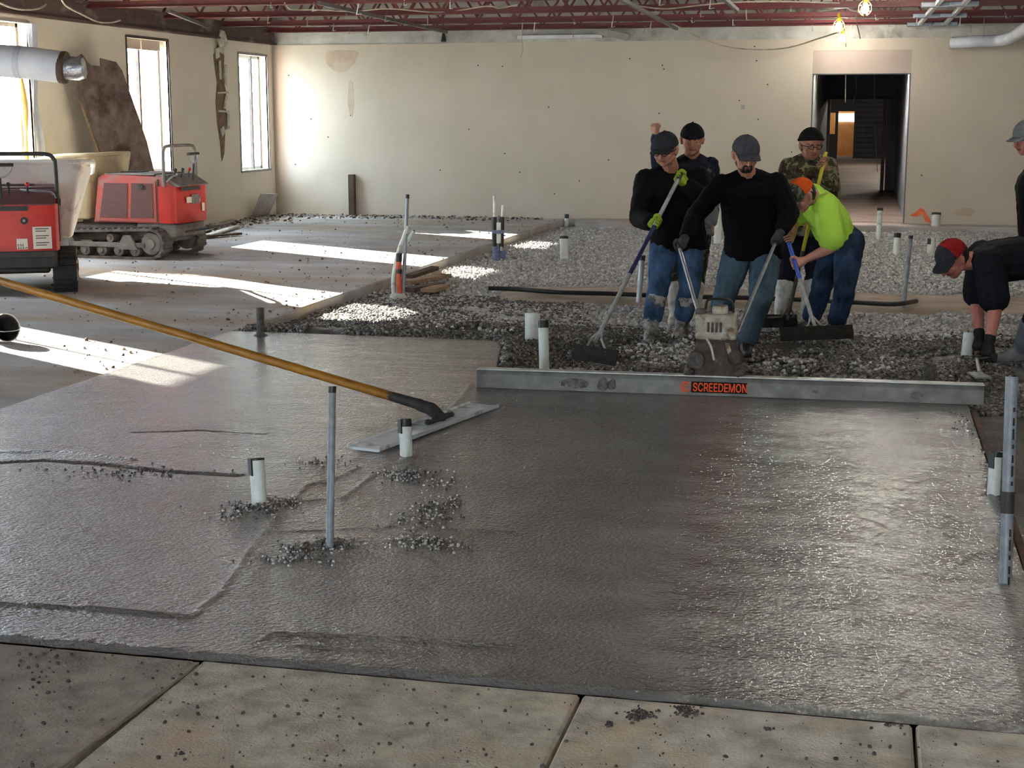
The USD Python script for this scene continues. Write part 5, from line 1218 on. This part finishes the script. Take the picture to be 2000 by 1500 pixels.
    if glasses:
        G = thing("glasses", h(0, 0.1, 0), parent=B)
        a = np.linspace(0, 2 * math.pi, 17)
        fr = [tube([h(0.033 * q + 0.022 * math.cos(k), 0.112 - 0.004 * abs(math.cos(k)), 0.001 + 0.016 * math.sin(k)) for k in a], 0.0026, 6) for q in (-1, 1)]
        fr += [tube([h(-0.011, 0.112, 0.004), h(0.011, 0.112, 0.004)], 0.0026, 6)] + [tube([h(0.055 * q, 0.107, 0.004), h(0.083 * q, 0.05, 0.008), h(0.090 * q, -0.005, 0.012)], 0.0026, 6) for q in (-1, 1)]
        part(G, "frame", join(fr), M["cap_black"], True)
    # --- clothes
    hemn = unit(spine * 0.3 + UPZ)
    hem = Man.batch_boolean(trunk(bulk, top_drop + 0.10), m3.OpType.Add).trim_by_plane([float(k) for k in hemn], float(hemn @ (hpm - spine * top_drop)))
    c = part(T, top_mat_name, skin([hem] + upper(bulk * 0.75) + (fore(bulk * 0.7, 0.92) if not short else []), 0.017, 4, 0.011 if not short else 0.008, 11, 5), M[top], True) if not short else \
        part(T, top_mat_name, skin([hem] + [hull((sh[i], 0.068 + bulk), (lerp(sh[i], el[i], 0.80), 0.066 + bulk)) for i in (0, 1)], 0.017, 4, 0.009, 10, 6), M[top], True)
    part(T, "trousers", skin(legs(leg_loose, 0.86 if boot_top < 0.2 else 0.66), 0.017, 4, 0.010, 12, 8), M[trousers], True)
    for i in (0, 1):
        td = unit(toes[i])
        f = feet[i]
        top_ = lerp(ankles[i], knees[i], boot_top / 0.42) if boot_top else ankles[i]
        bh = [hull((f + [0, 0, 0.045] - td * 0.06, 0.045), (ankles[i] - td * 0.01, 0.052)), hull((f + [0, 0, 0.045] - td * 0.06, 0.045), (f + [0, 0, 0.042] + td * 0.10, 0.045), (ankles[i], 0.045)), hull((f + [0, 0, 0.042] + td * 0.09, 0.046), (f + [0, 0, 0.035] + td * 0.165, 0.034)), hull((ankles[i], 0.054), (top_, 0.062 + 0.02 * (boot_top > 0.2)))]
        part(T, "boot", skin(bh, 0.014, 3, 0.004, 25, 3), M[boots], True)
    if gloves:
        for i in (0, 1):
            gh, wr = hand(el[i], grips[i], np.asarray(axes[i] if axes else UPZ, float), pole_r[i], flips[i], 1.22)
            cuff = unit(el[i] - wr)
            part(T, "glove", skin(gh + [hull((wr, 0.034), (wr + cuff * 0.045, 0.039))], 0.006, 1), M[gloves], True)
    # --- hat
    put = lambda m: m.apply_transform(HM)
    if hat[0] == "beanie":
        H = thing("beanie", h(0, 0, 0.1), parent=T)
        part(H, "crown", put(tri(Man.sphere(1, 32).scale([0.104, 0.116, 0.118]).translate([0, -0.012, 0.034]).trim_by_plane([0, -0.16, 1.0], 0.044))), M[hat[1]], 40)
        a = np.linspace(0, 2 * math.pi, 25)
        part(H, "turn_up", put(tube(np.stack([0.097 * np.cos(a), -0.012 + 0.109 * np.sin(a), 0.052 + 0.16 * (-0.012 + 0.109 * np.sin(a))], 1), 0.012, 8)), M[hat[1]], True)
    else:
        H = thing("cap", h(0, 0, 0.1), parent=T)
        sgn = -1 if hat[0] == "backward" else 1
        dome = Man.sphere(1, 32).scale([0.098, 0.113, 0.104]).translate([0, -0.006, 0.036])
        dome = dome.trim_by_plane([0, 0.10, 1.0], 0.036)
        if len(hat) > 2:   # front panels in a second cloth
            fr, bk = dome.split_by_plane([0, 1, 0], 0.022)
            part(H, "front_panel", put(tri(fr)), M[hat[2]], 40); part(H, "crown", put(tri(bk)), M[hat[1]], 40)
        else:
            part(H, "crown", put(tri(dome)), M[hat[1]], 40)
        zb = 0.036
        rim = [(0.092 * math.sin(t), sgn * (0.104 * math.cos(t)) - 0.006, zb - 0.002 - 0.010 * abs(math.sin(t))) for t in np.radians([-62, -40, -15, 15, 40, 62])]
        outp = [(0.080 * math.sin(t) / math.sin(math.radians(62)), sgn * (0.104 * math.cos(t * 0.9) + 0.060) - 0.006, zb - 0.016 - 0.016 * abs(math.sin(t))) for t in np.radians([-55, -35, -12, 12, 35, 55])]
        part(H, "bill", put(tri(hull(*[(p, 0.0045) for p in rim + outp], seg=8))), M[hat[2] if len(hat) > 2 else hat[1]], 40)
        part(H, "button", put(tri(Man.sphere(0.009, 12).translate([0, -0.006, 0.141]))), M[hat[1]], True)
        if hat[0] == "backward":
            part(H, "strap", put(tri(hull(*[((0.085 * math.sin(t), 0.104 * math.cos(t) - 0.004, 0.044), 0.008) for t in np.radians([-35, -12, 12, 35])], seg=8))), M["cap_dark"], True)
    return T


def rake(label, top, grip_dir_pt, blade_c, blade_dir, width, mats, two_tone=None):
    """A concrete come-along: pole, braces and a wide curved blade."""
    top, foot = np.asarray(top), np.asarray(grip_dir_pt)
    t = thing("concrete_rake", blade_c, label, "rake")
    dn = unit(foot - top); L = np.linalg.norm(foot - top)
    if two_tone:
        s0 = 0
        for frac, mt in two_tone:
            part(t, "pole", tube([top + dn * L * s0, top + dn * L * frac], 0.0165, 12), M[mt]); s0 = frac
    else:
        part(t, "pole", tube([top, foot], 0.0165, 12), M[mats[0]])
    bd = unit(blade_dir); bk = np.cross([0, 0, 1], bd); bk = bk if bk @ (-dn) > 0 else -bk
    prof = [(0.0, 0.0), (0.008, 0.0), (0.020, 0.05), (0.042, 0.10), (0.036, 0.105), (0.012, 0.052)]
    part(t, "blade", prism(prof, blade_c - bd * width / 2, bk, (0, 0, 1), width * (1 if np.cross(bk, [0, 0, 1]) @ bd > 0 else -1)), M[mats[1]], False)
    for q in (-1, 1):
        part(t, "brace", tube([foot - dn * 0.12, foot - dn * 0.03 + bd * 0.05 * q, blade_c + bd * 0.10 * q + bk * 0.03 + [0, 0, 0.08]], 0.009, 8), M[mats[2]])
    return dn


M["blue_pole"] = pm("blue_pole", S(44, 84, 190), S(58, 104, 212), 10, 0.4); M["pole_grey"] = pm("pole_grey", S(176, 174, 172), S(140, 138, 136), 16, 0.45); M["pole_yellow"] = pm("pole_yellow", S(206, 188, 48), S(186, 166, 40), 10, 0.5); M["blade_dark"] = pm("blade_dark", S(46, 43, 40), S(32, 30, 28), 20, 0.75, spec=0.2); M["pole_navy"] = pm("pole_navy", S(38, 40, 84), S(58, 60, 110), 10, 0.45)

# rakes first, so that hands can close on their poles
GZ0 = -0.03
top, foot = at(1334, 332, 11.60), ground(1162, 668, 0.06)
blade_c = ground(1158, 708, 0.0)
dA = rake("rake with a white and navy pole, left of the screed engine", top, foot, blade_c, ground(1214, 712, 0) - ground(1102, 694, 0), 0.42, ("pole_grey", "blade_dark", "pole_grey"), two_tone=((0.06, "black_tape"), (0.34, "pole_grey"), (0.62, "pole_navy"), (1.0, "pole_grey")))
on_line = lambda p, q, v: (lambda s: p + (q - p) * s)(min(np.linspace(0, 1, 600), key=lambda s: abs(750 - FPX * ((p + (q - p) * s - EYE) @ UPV) / ((p + (q - p) * s - EYE) @ FWD) - v)))
gAr, gAl = on_line(top, foot, 346), on_line(top, foot, 434)
topE, footE = at(1532, 446, 12.0), ground(1592, 640, 0.07)
dE = rake("blue-poled rake with a broad dark blade, held by the neon-shirted man", topE, footE, ground(1597, 664, -0.01), ground(1668, 656, 0) - ground(1528, 662, 0), 0.62, ("blue_pole", "blade_dark", "pole_grey"), two_tone=((0.52, "blue_pole"), (1.0, "pole_grey")))
gEn, gEf = on_line(topE, footE, 515), on_line(topE, footE, 466)
topD, footD = at(1613, 298, 12.62), ground(1537, 625, 0.05)
dD = rake("rake with a yellow pole crusted grey below, held by the man in camouflage", topD, footD, ground(1522, 640, -0.03), RGT, 0.30, ("pole_yellow", "blade_dark", "crusted"), two_tone=((0.60, "pole_yellow"), (1.0, "crusted")))
gDr, gDl = on_line(topD, footD, 320), on_line(topD, footD, 436)

fz = -0.09
person("man in a black jacket, dark cap and green gloves pulling a rake", at(1300, 293, 11.62), TOWARD * 0.80 - RGT * 0.42 - UPZ * 0.24,
       (at(1262, 353, 11.80), at(1364, 347, 11.88)), (at(1248, 425, 11.75), at(1380, 394, 11.72)), (gAl, gAr), (at(1298, 462, 12.05), at(1347, 462, 12.08)), (at(1287, 560, 11.92), at(1347, 562, 11.95)),
       (ground(1270, 668, fz), ground(1330, 662, fz)), (TOWARD - RGT * 0.2, TOWARD - RGT * 0.45), SK["tan"], "black_jacket", "jeans_blue", "boot_grey", ("cap", "cap_dark"), gloves="glove_green", bulk=0.045, axes=(-dA, -dA), flips=(1, -1), top_drop=0.10, belly=0.04, glasses=True, top_mat_name="jacket", leg_loose=0.026)
person("man in a black sweater and grey cap bent over the screed handles", at(1456, 302, 10.95), TOWARD * 0.90 + RGT * 0.12 - UPZ * 0.34,
       (at(1409, 362, 11.14), at(1516, 358, 11.14)), (at(1358, 420, 11.02), at(1543, 416, 11.00)), (HGL, HGR), (at(1443, 490, 11.38), at(1496, 492, 11.36)), (at(1416, 575, 11.30), at(1486, 585, 11.10)),
       (ground(1394, 684, fz), ground(1456, 694, fz)), (TOWARD - RGT * 0.2, TOWARD - RGT * 0.1), SK["tan"], "black_sweater", "jeans_grey", "boot_black", ("cap", "cap_grey"), gloves="glove_grey", bulk=0.032, axes=(HDL, HDR), flips=(-1, 1), pole_r=(0.018, 0.018), beard=True, top_drop=0.05, belly=0.035, boot_top=0.12, top_mat_name="sweater", leg_loose=0.028)
person("young man in a backward black cap with one fist raised, behind the black-jacketed man", at(1352, 274, 12.9), TOWARD * 0.97 - RGT * 0.10 - UPZ * 0.18,
       (at(1314, 326, 13.0), at(1387, 324, 13.0)), (at(1287, 322, 12.86), at(1390, 402, 13.05)), (at(1279, 246, 12.72), at(1387, 454, 12.95)), (at(1325, 446, 13.0), at(1366, 446, 13.0)), (at(1320, 540, 12.92), at(1361, 542, 12.95)),
       (ground(1318, 634, fz), ground(1352, 636, fz)), (TOWARD - RGT * 0.3, TOWARD), SK["tan"], "navy_hoodie", "camo_trousers", "boot_white", ("backward", "cap_black"), bulk=0.028, pole_r=(0.005, 0.006), axes=(TOWARD + RGT * 0.5, -UPZ * 0.3 + TOWARD), flips=(1, 1), top_mat_name="hoodie", hscale=1.08)
person("smiling man in a black beanie, glasses and camouflage hooded jacket", at(1584, 285, 12.9), TOWARD * 0.95 + RGT * 0.12 - UPZ * 0.10,
       (at(1542, 327, 13.02), at(1615, 325, 13.0)), (at(1533, 392, 12.95), at(1625, 378, 12.88)), (gDl, gDr), (at(1552, 446, 13.08), at(1592, 446, 13.05)), (at(1538, 535, 12.98), at(1590, 538, 13.0)),
       (ground(1523, 630, fz), ground(1574, 632, fz)), (TOWARD - RGT * 0.2, TOWARD), SK["brown"], "camo", "navy_trousers", "boot_white", ("beanie", "beanie_black"), bulk=0.04, axes=(-dD, -dD), flips=(1, -1), glasses=True, top_mat_name="hooded_jacket", hscale=1.06)
person("man in a neon yellow shirt bent double over a blue rake", at(1567, 382, 11.72), -RGT * 0.72 + TOWARD * 0.34 - UPZ * 0.60,
       (at(1587, 384, 12.12), at(1613, 403, 11.80)), (at(1551, 425, 12.22), at(1627, 482, 11.78)), (gEf, gEn), (at(1634, 466, 12.35), at(1660, 473, 12.05)), (at(1605, 560, 12.20), at(1650, 560, 11.90)),
       (ground(1582, 648, fz), ground(1632, 656, fz)), (-RGT + TOWARD * 0.5, -RGT + TOWARD * 0.6), SK["pale"], "neon_shirt", "jeans_dark", "boot_grey", ("cap", "cap_orange", "camo_grey"), short=True, bulk=0.042, axes=(-dE, -dE), flips=(1, -1), top_drop=-0.02, belly=0.03, boot_top=0.10, leg_loose=0.026)
person("man in a dark tee shirt and red-backed cap stooping at the right edge", at(1862, 506, 10.2), -RGT * 0.70 + TOWARD * 0.25 - UPZ * 0.62,
       (at(1918, 498, 10.45), at(1932, 515, 10.05)), (at(1908, 592, 10.42), at(1944, 600, 9.98)), (at(1912, 684, 10.28), at(1929, 698, 9.98)), (at(2078, 492, 10.66), at(2084, 498, 10.34)), (at(2058, 598, 10.62), at(2030, 602, 10.30)),
       (ground(2052, 692, -0.07), ground(1990, 708, -0.07)), (-RGT + TOWARD * 0.2, -RGT + TOWARD * 0.3), SK["ruddy"], "dark_tee", "navy_trousers", "wader_grey", ("cap", "cap_red", "cap_dark"), short=True, gloves="glove_black", bulk=0.038, axes=(RGT + TOWARD * 0.4, RGT + TOWARD * 0.4), flips=(1, 1), boot_top=0.26, belly=0.05, beard=False)
person("man in a pale cap and black coat standing cut off by the right edge", at(2008, 270, 11.35), -RGT * 0.93 + TOWARD * 0.22 - UPZ * 0.22,
       (at(2020, 345, 11.6), at(2036, 347, 11.22)), (at(2022, 415, 11.68), at(2040, 418, 11.15)), (at(2004, 470, 11.55), at(2010, 478, 11.18)), (at(2036, 468, 11.56), at(2042, 470, 11.30)), (at(2034, 560, 11.52), at(2038, 562, 11.26)),
       (ground(2040, 668, -0.08), ground(2044, 676, -0.08)), (-RGT, -RGT + TOWARD * 0.2), SK["ruddy"], "dark_coat", "navy_trousers", "boot_black", ("cap", "cap_pale"), bulk=0.05, axes=(TOWARD, TOWARD), flips=(1, 1), beard=False, top_mat_name="coat")
gt = at(1921, 700, 10.02)
t = thing("edging_tool", gt, "small edging trowel under the stooping man's gloved hands", "trowel")
part(t, "handle", tube([at(1912, 684, 10.28) + RGT * 0.08, at(1905, 690, 10.25)], 0.015, 8), M["dark_wood"])
part(t, "grip", tube([at(1948, 696, 9.98), at(1906, 702, 10.0)], 0.015, 8), M["black_tape"])
q = ground(1912, 742, 0.02)
part(t, "shank", tube([at(1908, 701, 10.0), q + [0, 0, 0.05]], 0.012, 8), M["galv"])
part(t, "plate", obox(q + [0, 0, 0.03], RGT * 0.05, TOWARD * 0.10, UPZ * 0.006, 0.002), M["galv"], False)
